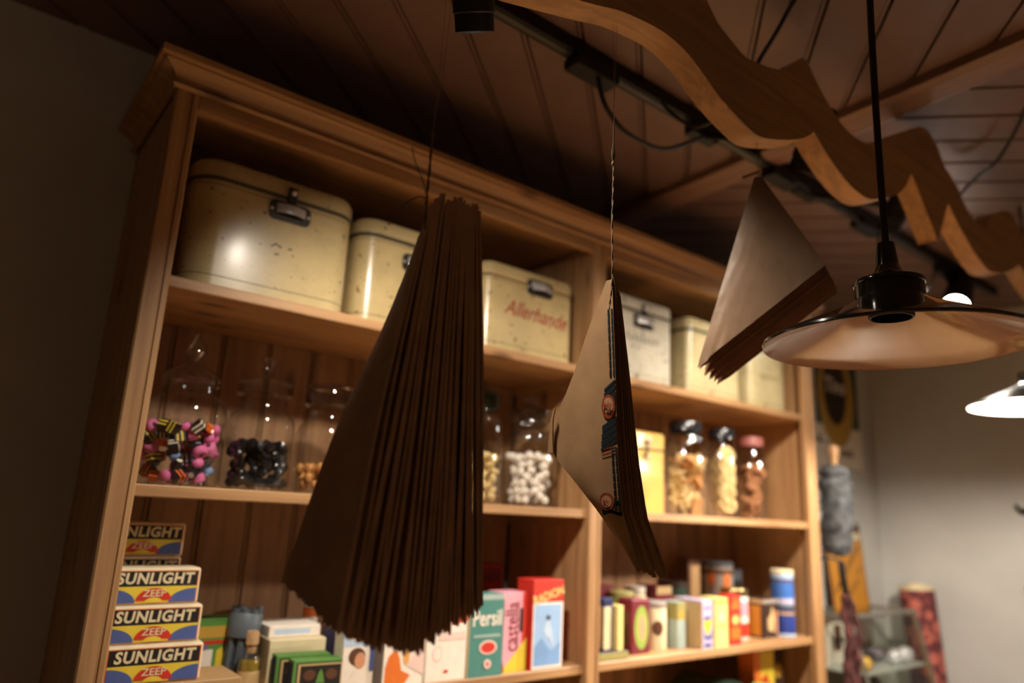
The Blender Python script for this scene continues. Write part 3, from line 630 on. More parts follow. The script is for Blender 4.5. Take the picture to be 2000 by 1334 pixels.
carton('detergent_box', 'red RADION detergent box with pale blue picture panel next to the divider', 'detergent box', 1.166, 1.264, 1.366, .06, S3, .200, C['red'], [('rect', .02, .98, .01, .745, C['white']), ('rect', .06, .93, .04, .72, C['sky']), ('poly', [(.08, .05), (.92, .05), (.92, .3), (.6, .2), (.3, .35), (.08, .25)], mat('print_midblue', srgb(120, 160, 210), .5)), ('poly', [(.45, .35), (.55, .35), (.72, .18), (.62, .45), (.54, .55), (.46, .55), (.36, .42)], C['skyl']), ('ell', .5, .57, .07, .03, C['greyd']), ('text', 'RADION', .50, .82, .028, C['yell2'], 14, 0, .0004, .92)], 0, None, .001)
carton('detergent_box', 'dark red box in the shade behind the pink box', 'box', 1.05, 1.20, 1.53, .06, S3, .225, C['redd'], [('rect', .05, .95, .8, .95, C['maroon'])], 0)
# --- right bay, shelf three
carton('low_tray', 'low dark tray holding the cream and yellow packets by the divider', 'tray', 1.388, 1.502, 1.372, .085, S3, .020, C['brownd'], [('rect', .0, 1, .1, .9, C['olive'])])
carton('tall_packet', 'tall narrow white packet with lilac top leaning on the divider', 'packet', 1.394, 1.413, 1.395, .05, S3+.0205, .205, C['white'], [('rect', 0, 1, .84, 1, C['lilac'])], 0)
carton('book_packet', 'navy packet with cream front panel on the low tray', 'packet', 1.422, 1.456, 1.384, .06, S3+.0205, .128, C['navy'], [('rect', .04, .78, .03, .84, C['cream'])], 0, None, .001, [('rect', .08, .92, .04, .84, C['cream'])])
carton('book_packet', 'thin pale yellow packet standing beside the navy packet', 'packet', 1.462, 1.487, 1.376, .05, S3+.0205, .110, C['yell2'], [('rect', .0, .14, 0, 1, C['navy'])], 0, None, .001, [('rect', .0, .3, 0, 1, C['navy'])])
carton('tea_tin', 'maroon tin with a green oval picture panel', 'tin', 1.548, 1.622, 1.402, .055, S3, .140, C['maroon'], [('ell', .52, .48, .38, .40, C['lime']), ('ell', .55, .48, .18, .24, C['skin'])], 0, None, .003, [('rect', .2, .85, .15, .78, C['brown'])])
t = thing('canister', 'cream canister with a brown disc on its side and grey lid', 'canister', (1.690, 1.450, S3))
G().lathe([(.036, 0), (.037, .003), (.037, .108), (.036, .110)], seg=32).obj('body', C['cream'], t, True); G().lathe([(.037, .1105), (.0375, .112), (.0375, .124), (.035, .127), (.02, .128)], seg=32).obj('lid', C['grey'], t, True)
def wrap_disc(t, r, ang, z, hw, hh, m, name='print'):
    n = 20; g = G()
    rings = [[(r*math.cos(ang+q*hw*math.cos(2*math.pi*k/n)/r), r*math.sin(ang+q*hw*math.cos(2*math.pi*k/n)/r), z+q*hh*math.sin(2*math.pi*k/n)) for k in range(n)] for q in (1, .8, .6, .4, .2, .01)]
    g.loft(rings, False, True).obj(name, m, t, False, False)
wrap_disc(t, .0375, math.radians(-118), .058, .018, .020, C['brown'])
carton('narrow_box', 'narrow olive and pale blue box next to the canister', 'box', 1.742, 1.778, 1.405, .055, S3, .126, C['lightblue'], [('rect', .0, 1, .62, 1, C['olive']), ('ell', .5, .72, .3, .1, C['gold'])], 0, None, .001, [('rect', 0, 1, .62, .98, C['olive'])])
carton('fox_box', 'white and blue box with a yellow emblem and plain cardboard side', 'box', 1.812, 1.862, 1.372, .10, S3, .132, C['lilac'], [('rect', .15, .85, .82, .86, C['blue']), ('rect', .2, .8, .58, .66, C['royal']), ('poly', [(.1, .58), (.9, .6), (.82, .45), (.6, .3), (.35, .32), (.15, .48)], C['yellow']), ('poly', [(.2, .36), (.32, .26), (.7, .26), (.85, .4), (.85, .2), (.2, .2)], C['royal']), ('rect', .2, .8, .05, .11, C['royal'])], 0, None, .001, [('rect', .02, .98, .02, .95, C['beige'])])
carton('yellow_box', 'slim yellow box between the emblem box and the red can', 'box', 1.878, 1.938, 1.374, .06, S3, .136, C['yell2'], [('ell', .5, .62, .16, .1, C['pink']), ('rect', .1, .9, .42, .45, C['lime']), ('rect', .1, .9, .9, .96, C['gold'])], 0, None, .001)
carton('red_box', 'small red and orange box in front of the pink can', 'box', 1.955, 2.012, 1.380, .045, S3, .142, C['red'], [('ell', .5, .5, .36, .12, C['orange']), ('ell', .5, .5, .24, .08, C['yell2']), ('rect', .1, .9, .12, .34, C['orange']), ('poly', [(.1, .72), (.9, .72), (.5, .98)], C['orange'])], 0, None, .001)
t = thing('food_can', 'pink and white can with shiny gold lid behind the red box', 'can', (2.095, 1.462, S3))
G().lathe([(.042, 0), (.043, .003), (.043, .128), (.042, .130)], seg=36).obj('body', C['white'], t, True)
G().lathe([(.0432, .07), (.0432, .115)], seg=36, cap0=False, cap1=False).obj('print', C['pink'], t, True); G().lathe([(.0432, .01), (.0432, .05)], seg=36, cap0=False, cap1=False).obj('print', C['red'], t, True)
G().lathe([(.044, .130), (.0445, .132), (.0445, .150), (.043, .152), (.040, .150)], seg=36).obj('lid', mat('gold_tin', (.55, .42, .18), .25, 1.), t, True)
carton('brown_tin', 'squat brown tin with pale figure on the front near the right stile', 'tin', 2.178, 2.262, 1.412, .085, S3, .118, C['brownd'], [('poly', [(.35, .2), (.7, .15), (.8, .5), (.65, .85), (.5, .6), (.3, .5)], C['beige']), ('rect', .85, .97, .1, .7, C['skin']), ('rect', 0, 1, .90, 1, C['grey'])], 0, None, .002, [('rect', .15, .9, .05, .84, C['ochre']), ('rect', 0, 1, .90, 1, C['beige'])])
def round_tin(label, x, y, z, r, h, body, lid, bands):
    t = thing('round_tin', label, 'tin', (x, y, z))
    G().lathe([(r-.001, 0), (r, .002), (r, h-.016), (r-.001, h-.015)], seg=32).obj('body', body, t, True); G().lathe([(r, h-.0148), (r+.001, h-.014), (r+.001, h-.002), (r-.001, h), (r*.8, h)], seg=32).obj('lid', lid, t, True)
    for a, b, m in bands: G().lathe([(r+.0003, a*h), (r+.0003, b*h)], seg=32, cap0=False, cap1=False).obj('print', m, t, True)
    return t
round_tin('lower deep blue tin in the corner by the right stile', 2.318, 1.425, S3, .036, .098, C['royal'], C['greyd'], [(.02, .1, C['skyl']), (.7, .78, C['gold'])])
round_tin('upper light blue tin stacked on the deep blue one', 2.320, 1.427, S3+.0985, .036, .112, C['sky'], C['cream'], [(.05, .16, C['lilac']), (.2, .66, mat('print_tinblue', srgb(60, 105, 180), .4)), (.66, .74, C['brown'])])
t = round_tin('tall grey tin with orange motif in the back row of the right shelf', 2.16, 1.575, S3, .055, .225, C['grey'], C['greyd'], [(.82, .9, C['brown'])]); wrap_disc(t, .0556, math.radians(-105), .165, .014, .026, C['orange']); wrap_disc(t, .0556, math.radians(-160), .17, .012, .02, C['orange'])
round_tin('dark green tin with orange stripe in the back row of the right shelf', 1.93, 1.575, S3, .048, .165, C['greend'], C['brownd'], [(.6, .75, C['skin'])])
carton('dark_packet', 'brown packet standing dimly in the back row of the right shelf', 'packet', 2.03, 2.095, 1.59, .05, S3, .235, C['brown'], [('rect', .2, .9, .02, .9, C['cardb'])])
carton('red_carton', 'crimson carton behind the cream and yellow packets', 'carton', 1.50, 1.60, 1.52, .06, S3, .165, C['redd'], [('rect', .0, 1, .8, 1, C['maroon'])])
t = thing('small_jar', 'small cream jar with pale lid behind the canister', 'jar', (1.735, 1.56, S3)); G().lathe([(.034, 0), (.035, .003), (.035, .125), (.026, .134)], seg=24).obj('body', C['cream'], t, True); G().lathe([(.030, .135), (.031, .137), (.031, .152), (.028, .155)], seg=24).obj('lid', C['white'], t, True)
round_tin('olive-lidded round tin just behind the maroon tin', 1.60, 1.49, S3, .034, .152, C['lime'], C['olive'], [])
carton('long_box', 'dark red box lying in the back row behind the emblem box', 'box', 1.80, 1.87, 1.53, .08, S3, .155, C['maroon'], [('rect', 0, 1, .85, 1, C['beige'])])
carton('dark_box', 'nearly black box at the back beside the tall grey tin', 'box', 2.235, 2.32, 1.58, .06, S3, .20, C['black'], [('rect', .1, .9, .8, .95, C['greyd'])])
carton('dark_box', 'dark upright box at the back behind the crimson carton', 'box', 1.40, 1.485, 1.56, .05, S3, .15, C['brownd'], [('rect', .1, .9, .5, .9, C['black'])])
# --- right bay, shelf four
t = thing('metal_drum', 'dark green drum lying on its side with pale end on the lowest shelf', 'drum', (2.03, 1.47, S4)); Mx = Matrix.Rotation(math.radians(90), 3, 'X')
G().lathe([(.095, -.14), (.10, -.135), (.10, .05), (.097, .055)], (0, 0, .155), 36, True, True, Mx).obj('body', C['greend'], t, True); G().lathe([(.07, .0552), (.07, .058), (.0001, .058)], (0, 0, .155), 36, True, True, Mx).obj('end_cap', C['cream'], t, True)
G().box(-.08, .08, -.05, .14, 0, .055, .004).obj('stand', C['brownd'], t)
carton('orange_box', 'orange and yellow box under the lowest visible shelf', 'box', 2.165, 2.275, 1.44, .06, S4, .325, C['orange'], [('rect', .3, 1, .0, 1, C['yellow']), ('poly', [(.1, .7), (.6, .8), (.9, .6), (.5, .5)], C['red']), ('ell', .7, .6, .2, .12, C['ochre'])])
carton('dark_box', 'dark box with yellow spots beside the orange box', 'box', 2.295, 2.365, 1.46, .06, S4, .318, C['brownd'], [('ell', .5, .8, .3, .07, C['gold']), ('ell', .5, .6, .3, .06, C['ochre'])])
carton('green_packet', 'pale green packet on the lowest shelf in front of the drum', 'packet', 2.105, 2.155, 1.375, .04, S4, .245, C['lime'], [('rect', .1, .9, .6, .9, C['cream'])])
# ================================================================== LARGE BISCUIT TINS
def big_tin(label, x0, x1, yf, depth, h, paint, handle=True, latch=True, rad=.035, seam=True, marks=None, hand_u=.5, hv=.74):
    w_ = x1-x0; t = thing('biscuit_tin', label, 'tin', ((x0+x1)/2, yf+depth/2, S1), 0, 'large biscuit tins on the top shelf')
    R = lambda s, z: [(x*s, y*s, z) for x, y in rrect(w_, depth, rad, 7)]
    def Rz(ins, z): return [(x, y, z) for x, y in rrect(w_-2*ins, depth-2*ins, rad-ins, 7)]
    zl = h*.845
    G().loft([Rz(.003, 0), Rz(0, .003), Rz(0, zl-.006), Rz(.002, zl-.004)]).obj('body', paint, t, True)
    l_ = G().loft([Rz(.001, zl), Rz(-.0015, zl+.002), Rz(-.0015, h-.012), Rz(.004, h-.003), Rz(.012, h)]).obj('lid', paint, t, True)
    if seam: G().loft([Rz(-.0012, zl-.007), Rz(-.003, zl-.004), Rz(-.003, zl+.001), Rz(-.0012, zl+.0025)], False, False).obj('rolled_rim', rustbr, t, True)
    for z in (.10*h, .79*h): G().loft([Rz(-.0003, z), Rz(-.0004, z+.0016)], False, False).obj('pinstripe', mat('pinstripe_olive', (.13, .10, .045), .5), t, True)
    yF = -depth/2
    if handle:
        cx = (hand_u-.5)*w_; cz = hv*h-.02; hw, hh = .044, .021
        o = [(cx+x, cz+y) for x, y in rrect(2*hw, 2*hh, .012, 4)]
        hp_ = G().prism(o, yF-.0025, yF-.0003).obj('handle_plate', darkmet, t)
        rings = []
        for k in range(9):
            a = math.radians(-80+160*k/8); x = cx-.030+.060*k/8
            out = .004+.012*math.cos(a)
            rings.append([(x, yF-.0026, cz+.014), (x, yF-.003-out*.6, cz+.013), (x, yF-.003-out, cz+.004), (x, yF-.003-out, cz-.008), (x, yF-.003-out+.0015, cz-.008), (x, yF-.0026, cz+.010)])
        G().loft(rings).obj('pull', chrome, hp_, True)
        for sx in (-1, 1): G().sphere((cx+sx*.039, yF-.003, cz), .0035).obj('rivet', chrome, hp_, True)
    if latch:
        cx = (hand_u-.5)*w_
        ha_ = G().box(cx-.010, cx+.010, yF-.007, yF-.0032, zl-.012, zl+.022, .002).obj('hasp', darkmet, t); G().sphere((cx, yF-.010, zl+.010), .0065).obj('hasp_knob', chrome, ha_, True)
    if marks: marks(t, w_, yF, h)
    return t
paintA = tinpaint('tin_cream_a', (.60, .47, .235)); paintB = tinpaint('tin_cream_b', (.60, .46, .22), (.20, .10, .03), .60); paintC = tinpaint('tin_grey', (.60, .545, .42), (.18, .15, .12), .58); paintD = tinpaint('tin_yellowish', (.62, .52, .28))
def marksA(t, w_, yF, h):
    for cx, cz, ln, a in ((-.008, .118, .014, 40), (.004, .118, .010, -20), (.026, .117, .009, 10), (.0, .100, .010, 5)):
        c, s = math.cos(math.radians(a)), math.sin(math.radians(a)); o = [(cx+x*c-y*s, cz+x*s+y*c) for x, y in ((-ln/2, -.0012), (ln/2, -.0018), (ln/2, .0018), (-ln/2, .001))]
        G().prism(o, yF-.0006, yF-.0002).obj('scratch', rustbr, t)
big_tin('wide cream tin with chrome handle at the left end of the top shelf', .300, .642, 1.395, .26, .268, paintA, True, True, .055, True, marksA, .55, .80)
big_tin('cream tin with a bright highlight half hidden by the big bag bundle', .662, .965, 1.415, .25, .255, paintB, True, True, .045)
def marksR(t, w_, yF, h): lettering(t, 'Allerhande', .058, (.015, yF-.0004, .118), (math.pi/2, math.radians(2), 0), mat('red_script', srgb(150, 45, 30), .6), .45, .0004, .82)
big_tin('stained cream tin with red script lettering next to the divider', 1.000, 1.305, 1.400, .25, .235, paintB, True, False, .03, False, marksR, .58, .90)
def marksC(t, w_, yF, h):
    rr = random.Random(2)
    for k in range(9):
        u = -.07+.017*k; G().prism([(u, .125+rr.uniform(-.006, .006)), (u+.011, .125), (u+.013, .150+rr.uniform(-.01, .004)), (u+.003, .147)], yF-.0006, yF-.0002).obj('faded_mark', mat('faded_ink', (.30, .27, .21), .6), t)
big_tin('grey-white tin with dark latch in the right bay beside the divider', 1.450, 1.735, 1.412, .24, .262, paintC, True, True, .022, True, marksC, .52, .80)
big_tin('pale tin behind the pale bag bundle, second in the right bay', 1.815, 2.090, 1.412, .24, .258, paintD, True, True, .022, True, marksC, .62, .78)
def marksD(t, w_, yF, h):
    for k in range(8): G().prism([(-.06+.016*k, .115), (-.05+.016*k, .115), (-.049+.016*k, .130), (-.058+.016*k, .128)], yF-.0006, yF-.0002).obj('faded_mark', mat('faded_ink2', (.34, .27, .13), .6), t)
big_tin('yellowish tin at the right end of the top shelf', 2.150, 2.368, 1.412, .24, .255, paintD, False, True, .022, True, marksD)
# yellow clip tin, shelf two right bay
t = thing('clip_tin', 'bright yellow tin with wire clip beside the biscuit jars', 'tin', (1.690, 1.535, S2))
ymat = tinpaint('tin_yellow', (.72, .47, .12), (.4, .2, .05), .66)
def Rz(ins, z, w_=.155, d_=.13): return [(x, y, z) for x, y in rrect(w_-2*ins, d_-2*ins, .012, 4)]
G().loft([Rz(.002, 0), Rz(0, .003), Rz(0, .188), Rz(.001, .190)]).obj('body', ymat, t, True); G().loft([Rz(.001, .1915), Rz(-.001, .193), Rz(-.001, .236), Rz(.004, .242)]).obj('lid', ymat, t, True)
G().loft([Rz(-.0012, .187), Rz(-.002, .190), Rz(-.0012, .193)], False, False).obj('rim', darkmet, t)
G().tube([(-.02, -.066, .165), (-.015, -.074, .178), (-.012, -.075, .205), (-.022, -.068, .212)], .003).obj('wire_clip', darkmet, t, True); G().sphere((-.006, -.074, .214), .007).obj('clip_knob', chrome, t, True); G().sphere((-.010, -.073, .165), .006).obj('clip_knob', chrome, t, True)
# ================================================================== GLASS JARS
def jar(label, x, y, prof, parts, cat='jar'):
    t = thing('glass_jar', label, cat, (x, y, S2), 0, 'glass jars on the middle shelf')
    G().lathe(prof, seg=40, cap1=False).obj('glass_body', glassm, t, True)
    for nm, pf, m in parts: G().lathe(pf, seg=36, cap0=False).obj(nm, m, t, True)
    return t
frost = glass('frosted_stopper', (.72, .70, .68), (.55, .52, .50), 2.2)
jarA = (.363, 1.462); jarB = (.510, 1.468); jarC = (.655, 1.468); jarD = (1.045, 1.470); jarE = (1.215, 1.462); jarF = (1.868, 1.470); jarG = (2.052, 1.466); jarH = (2.225, 1.470)
pA = [(.060, .001), (.070, .004), (.074, .012), (.074, .130), (.070, .150), (.056, .168), (.048, .176), (.047, .188), (.052, .192), (.053, .197)]
jar('tall glass sweet jar of liquorice allsorts at the left end of the middle shelf', *jarA, pA, [('lid', [(.050, .199), (.053, .202), (.050, .210), (.034, .224), (.014, .232), (.010, .238), (.016, .246), (.022, .256), (.020, .268), (.012, .277), (.006, .290), (.0002, .296)], glassm)])
pB = [(.055, .001), (.064, .004), (.067, .012), (.067, .130), (.062, .148), (.050, .160), (.046, .168), (.046, .186), (.050, .189)]
jar('glass jar of black liquorice drops, second on the middle shelf', *jarB, pB, [('lid', [(.049, .190), (.055, .193), (.055, .215), (.050, .220), (.020, .224), (.012, .232), (.012, .256), (.015, .262), (.013, .270), (.0002, .273)], glassm)])
pC = [(.055, .001), (.064, .004), (.067, .012), (.067, .120), (.062, .140), (.048, .155), (.046, .165), (.046, .180), (.050, .183)]
jar('cut-glass jar half hidden behind the big bag bundle', *jarC, pC, [('lid', [(.048, .184), (.054, .188), (.056, .206), (.050, .222), (.052, .226), (.050, .230), (.0002, .232)], frost)])
pD = [(.058, .001), (.066, .004), (.068, .012), (.068, .200), (.062, .212), (.056, .218), (.054, .226)]
jar('tall jar of pale nuts with a green glass lid', *jarD, pD, [('lid', [(.054, .228), (.060, .231), (.060, .268), (.050, .278), (.022, .286), (.020, .30), (.0002, .306)], glassg)])
pE = [(.058, .001), (.065, .004), (.067, .012), (.067, .170), (.062, .186), (.050, .196), (.046, .203), (.046, .214)]
jar('jar of white sweets with a frosted stopper beside the divider', *jarE, pE, [('stopper', [(.045, .205), (.046, .214), (.054, .217), (.058, .232), (.058, .246), (.050, .250), (.030, .252), (.016, .262), (.022, .276), (.018, .288), (.0002, .292)], frost)])
def bjar(label, c, r, h, lidm, lr):
    p = [(r*.86, .001), (r*.97, .004), (r, .012), (r, h*.72), (r*.9, h*.80), (lr*.95, h*.86), (lr*.95, h*.90)]
    return jar(label, *c, p, [('lid', [(lr*1.02, h*.885), (lr*1.05, h*.89), (lr*1.05, h*.985), (lr*1.0, h), (.0002, h)], lidm)])
blid = mat('black_lid', (.010, .011, .014), .22, 0, .05, 20, 0, .6, .4)
bjar('large biscuit jar with black lid beside the yellow tin', jarF, .064, .292, blid, .050)
bjar('middle biscuit jar with black lid and stacked round biscuits', jarG, .050, .288, blid, .043)
bjar('biscuit jar with reddish lid next to the right stile', jarH, .050, .278, mat('pink_lid', srgb(150, 84, 76), .45), .040)
# ---- jar contents: every sweet a thing of its own
def pack(n, r, h, rad, seed, fill=.9):
    rg = random.Random(seed); out = []; tries = 0
    while len(out) < n and tries < 9000:
        tries += 1
        # drop a candidate at random x,y and let it settle on what is below
        a = rg.uniform(0, 2*math.pi); q = (r-rad)*math.sqrt(rg.random()); x, y = q*math.cos(a), q*math.sin(a); z = rad
        for (px, py, pz) in out:
            dd = (px-x)**2+(py-y)**2; D2 = (2*rad*fill)**2
            if dd < D2: z = max(z, pz+math.sqrt(D2-dd))
        if z < h: out.append((x, y, z))
    return out
def scatter(protos, spots, c, seed, base=.006, tilt=math.pi):
    rg = random.Random(seed); used = set()
    for k, (x, y, z) in enumerate(spots):
        p = rg.choice(protos); o = p if p.name not in used else copy_tree(p); used.add(p.name)
        o.location = (c[0]+x, c[1]+y, S2+base+z); o.rotation_euler = (rg.uniform(-tilt, tilt), rg.uniform(-tilt, tilt), rg.uniform(-3, 3))
    for p in protos:
        if p.name not in used:
            for ch in list(p.children): bpy.data.objects.remove(ch)
            bpy.data.objects.remove(p)
cp = mat('candy_pink', srgb(225, 110, 165), .6, 0, .08, 60, .2); cb_ = mat('candy_black', (.010, .009, .009), .35); cbl = mat('candy_blue', srgb(130, 165, 215), .6, 0, .1, 200, .3); cor = mat('candy_orange', srgb(235, 105, 30), .6); cwh = mat('candy_white', srgb(235, 222, 200), .6); cye = mat('candy_yellow', srgb(235, 205, 70), .6); cbr = mat('candy_brown', srgb(110, 62, 50), .6)
GA = 'liquorice allsorts in the left jar'
def sandwich(m1, label):
    t = thing('allsort_sweet', label, 'sweet', (0, 0, 0), 0, GA); s = .0105
    for k, m in enumerate((cb_, m1, cb_, m1, cb_)): G().box(-s, s, -s*.8, s*.8, -.0100+.004*k, -.0062+.004*k, .0006).obj('layer', m, t)
    return t
pr_ = [sandwich(cor, 'orange and black layered square sweet in the left jar'), sandwich(cwh, 'white and black layered square sweet in the left jar'), sandwich(cye, 'yellow and black layered square sweet in the left jar')]
for _ in range(3):
    t = thing('allsort_ring', 'round pink sweet with a black core in the left jar', 'sweet', (0, 0, 0), 0, GA)
    G().lathe([(.0042, -.008), (.010, -.008), (.0125, -.005), (.0125, .005), (.010, .008), (.0042, .008)], seg=18, cap0=False, cap1=False).obj('coconut_ring', cp, t, True); G().lathe([(.0042, -.0082), (.0042, .0082)], seg=12).obj('core', cb_, t, True); pr_.append(t)
t = thing('allsort_ball', 'blue sugared aniseed sweet in the left jar', 'sweet', (0, 0, 0), 0, GA); G().sphere((0, 0, 0), .0105, 1, 1, .75).obj('shell', cbl, t, True); pr_.append(t)
t = thing('allsort_ball', 'pink sugared aniseed sweet in the left jar', 'sweet', (0, 0, 0), 0, GA); G().sphere((0, 0, 0), .0110, 1, 1, .75).obj('shell', cp, t, True); pr_.append(t)
t = thing('allsort_cube', 'plain orange cube sweet in the left jar', 'sweet', (0, 0, 0), 0, GA); G().box(-.009, .009, -.009, .009, -.007, .007, .0015).obj('cube', cor, t); pr_.append(t)
t = thing('allsort_stick', 'white-filled black tube sweet in the left jar', 'sweet', (0, 0, 0), 0, GA); G().lathe([(.0058, -.011), (.0072, -.011), (.0072, .011), (.0058, .011)], seg=14).obj('tube', cb_, t, True); G().lathe([(.0056, -.0113), (.0056, .0113)], seg=12).obj('filling', cwh, t, True); pr_.append(t)
scatter(pr_, pack(120, .071, .105, .0115, 1, .86), jarA, 11)
def single(name, label, cat, group, g, m, n=1, smooth=True):
    out = []
    for _ in range(n):
        out.append(tag(g.obj(name, m, None, smooth), label, cat, group))
    return out
g = G(); g.lathe([(.004, -.007), (.010, -.006), (.0115, 0), (.009, .006), (.004, .0085)], seg=10)
scatter(single('liquorice_drop', 'glossy black liquorice drop in the second jar', 'sweet', 'black drops in the second jar', g, mat('liquorice', (.008, .008, .010), .25)), pack(130, .064, .085, .011, 2, .85), jarB, 12)
g = G(); g.sphere((0, 0, 0), .012, 1, .8, .7, 6, 9)
scatter(single('amber_sweet', 'toffee-coloured sweet in the half hidden cut-glass jar', 'sweet', 'toffees in the cut-glass jar', g, mat('toffee', srgb(190, 130, 70), .35)), pack(40, .064, .05, .0125, 3, .85), jarC, 13)
g = G(); g.sphere((0, 0, 0), .010, 1.25, .8, .8, 6, 8)
scatter(single('pale_nut', 'pale nut in the jar with the green lid', 'nut', 'nuts in the green-lidded jar', g, mat('nut_beige', srgb(225, 195, 135), .6, 0, .2, 80)), pack(150, .065, .11, .0108, 4, .85), jarD, 14)
g = G(); g.sphere((0, 0, 0), .0115, 1.1, 1, .85, 6, 9)
scatter(single('white_sweet', 'white chalky sweet in the jar beside the divider', 'sweet', 'white sweets beside the divider', g, mat('sweet_white', srgb(240, 228, 215), .65, 0, .06, 60, .2)), pack(150, .064, .12, .0115, 5, .86), jarE, 15)
bis = mat('biscuit_golden', srgb(222, 190, 132), .75, 0, .15, 45, .4); bisd = mat('biscuit_brown', srgb(196, 140, 84), .8, 0, .2, 45, .4)
def star(r, n=5, inn=.6): return [(r*(1 if k % 2 == 0 else inn)*math.cos(math.pi*k/n), r*(1 if k % 2 == 0 else inn)*math.sin(math.pi*k/n)) for k in range(2*n)]
g1 = G().prismz(star(.030, 6, .72), -.005, .005); g2 = G().lathe([(.024, -.0045), (.030, -.002), (.030, .002), (.024, .0055)], seg=20); g3 = G().prismz(rrect(.058, .036, .006, 3), -.005, .005)
FB = 'biscuits in the large black-lidded jar'
scatter(single('star_biscuit', 'star-shaped golden biscuit in the large black-lidded jar', 'biscuit', FB, g1, bis)+single('oblong_biscuit', 'oblong brown biscuit in the large black-lidded jar', 'biscuit', FB, g3, bisd), pack(46, .060, .165, .021, 6, .62), jarF, 16)
GB = 'biscuits in the middle black-lidded jar'
# round biscuits stand upright along the jar wall, then lie flat
rg = random.Random(8); protos = single('round_biscuit', 'round golden biscuit in the middle black-lidded jar', 'biscuit', GB, g2, bis); first = True
for k in range(26):
    o = protos[0] if k == 0 else copy_tree(protos[0])
    ring_, col_ = k % 6, k//6
    a = math.radians(-150+ring_*34+rg.uniform(-8, 8)); rr = .034 if ring_ < 4 else .012
    o.location = (jarG[0]+rr*.34*math.cos(a), jarG[1]+rr*.5*math.sin(a)+.004*(ring_-3), S2+.036+.040*col_+.008*(ring_ % 3))
    o.rotation_euler = (math.radians(90+rg.uniform(-22, 22)), rg.uniform(-.3, .3), a+math.pi/2)
g4 = G().prismz(star(.024, 7, .82), -.006, .006)
scatter(single('dark_biscuit', 'brown crumbly biscuit in the reddish-lidded jar', 'biscuit', 'biscuits in the reddish-lidded jar', g4, mat('biscuit_dark', srgb(150, 98, 62), .85, 0, .3, 60, .5)), pack(44, .046, .165, .018, 9, .66), jarH, 17)
# ================================================================== RIGHT CORNER
# wall poster
t = thing('wall_poster', 'wall poster with a brown oval on a yellow oval behind the cabinet corner', 'poster', (3.30, YW, CAMZ))
def wallp_(o, m, k, nm='print'): G().prism(o, -.004-.0006*k, -.0035-.0006*k+.0004).obj(nm, m, t)
G().prism([(-.215, .265), (.215, .265), (.215, .86), (-.215, .86)], -.004, -.0005).obj('sheet', C['white'], t)
wallp_([(-.20, .47), (.20, .47), (.20, .84), (-.20, .84)], mat('print_petrol', srgb(40, 70, 75), .5), 1)
wallp_([(.165*math.cos(2*math.pi*k/40)-.01, .615+.245*math.sin(2*math.pi*k/40)) for k in range(40)], C['gold'], 2)
wallp_([(.105*math.cos(2*math.pi*k/40)-.02, .64+.165*math.sin(2*math.pi*k/40)) for k in range(40)], C['brownd'], 3)
lettering(t, 'Tino', .10, (-.02, -.0068, .66), (math.pi/2, 0, 0), C['white'], .1, .002)
rr = random.Random(6)
for k in range(9): u = -.10+.025*k; wallp_([(u, .335), (u+.018, .335), (u+.018, .362+rr.uniform(0, .02)), (u, .358)], C['brown'], 1)
wallp_([(-.21, .27), (.21, .27), (.21, .278), (-.21, .278)], C['grey'], 1)
wallp_([(-.19, .38), (-.165, .38), (-.165, .42), (-.19, .42)], C['brown'], 1)
# orange notice board
t = thing('notice_board', 'orange notice board with diagonal dark writing and pale top strip', 'sign', (3.245, 1.665, CAMZ-.345)); t.rotation_euler = (math.radians(-5), 0, 0)
G().prism([(-.155, 0), (.160, 0), (.165, .375), (-.165, .375)], -.004, .004).obj('backing_board', C['brown'], t)
G().prism([(-.145, .002), (.148, .002), (.152, .300), (-.150, .300)], -.0055, -.0042).obj('orange_sheet', C['ochre'], t)
G().prism([(-.15, .303), (.15, .303), (.15, .335), (-.15, .335)], -.0060, -.0042).obj('clip_strip', C['cream'], t)
rr = random.Random(12)
for k in range(13):
    u = -.125+.020*k; v = .075+.0155*k; h_ = .010+rr.uniform(0, .008)
    G().prism([(u, v), (u+.013, v+.010), (u+.010, v+.010+h_), (u-.003, v+h_)], -.0064, -.0056).obj('writing_stroke', C['black'], t)
for k in range(9):
    u = -.06+.021*k; v = .035+.013*k+(.03 if k > 6 else 0); h_ = .008+rr.uniform(0, .012)
    G().prism([(u, v), (u+.014, v+.008), (u+.011, v+.008+h_), (u-.003, v+h_)], -.0064, -.0056).obj('writing_stroke', C['brown'], t)
# feather duster
t = thing('wool_duster', 'fluffy grey wool duster hanging beside the right stile', 'duster', (2.535, 1.335, CAMZ+.075))
rr = random.Random(21); gd = mat('grey_wool', (.055, .057, .06), .95, 0, .75, 28); g = G()
prof = [(.012, -.165), (.034, -.155), (.047, -.12), (.044, -.09), (.054, -.055), (.046, -.02), (.053, .02), (.046, .05), (.058, .085), (.040, .105), (.050, .125), (.040, .14), (.02, .15)]
G().lathe(prof, seg=24).obj('wool_core', gd, t, True)
for k in range(900):
    z = rr.uniform(-.16, .145); r = lerp_tab([(b, a) for a, b in prof], z); a = rr.uniform(0, 2*math.pi); ln = rr.uniform(.008, .02)
    p = Vector((r*.92*math.cos(a), r*.92*math.sin(a), z)); d1 = Vector((math.cos(a), math.sin(a), rr.uniform(-.9, .1))).normalized()
    q = p+d1*ln; s = d1.cross(Vector((0, 0, 1))).normalized()*.0022; u_ = d1.cross(s).normalized()*.0022
    g.add([p+s, p-s, p+u_, p-u_, q], [(0, 2, 4), (2, 1, 4), (1, 3, 4), (3, 0, 4)])
o = g.obj('wool_tufts', gd, t); o['kind'] = 'stuff'
G().lathe([(.010, .15), (.012, .155), (.013, .175), (.019, .19), (.021, .205), (.017, .218), (.008, .222)], seg=20).obj('wooden_knob', pine[2], t, True)
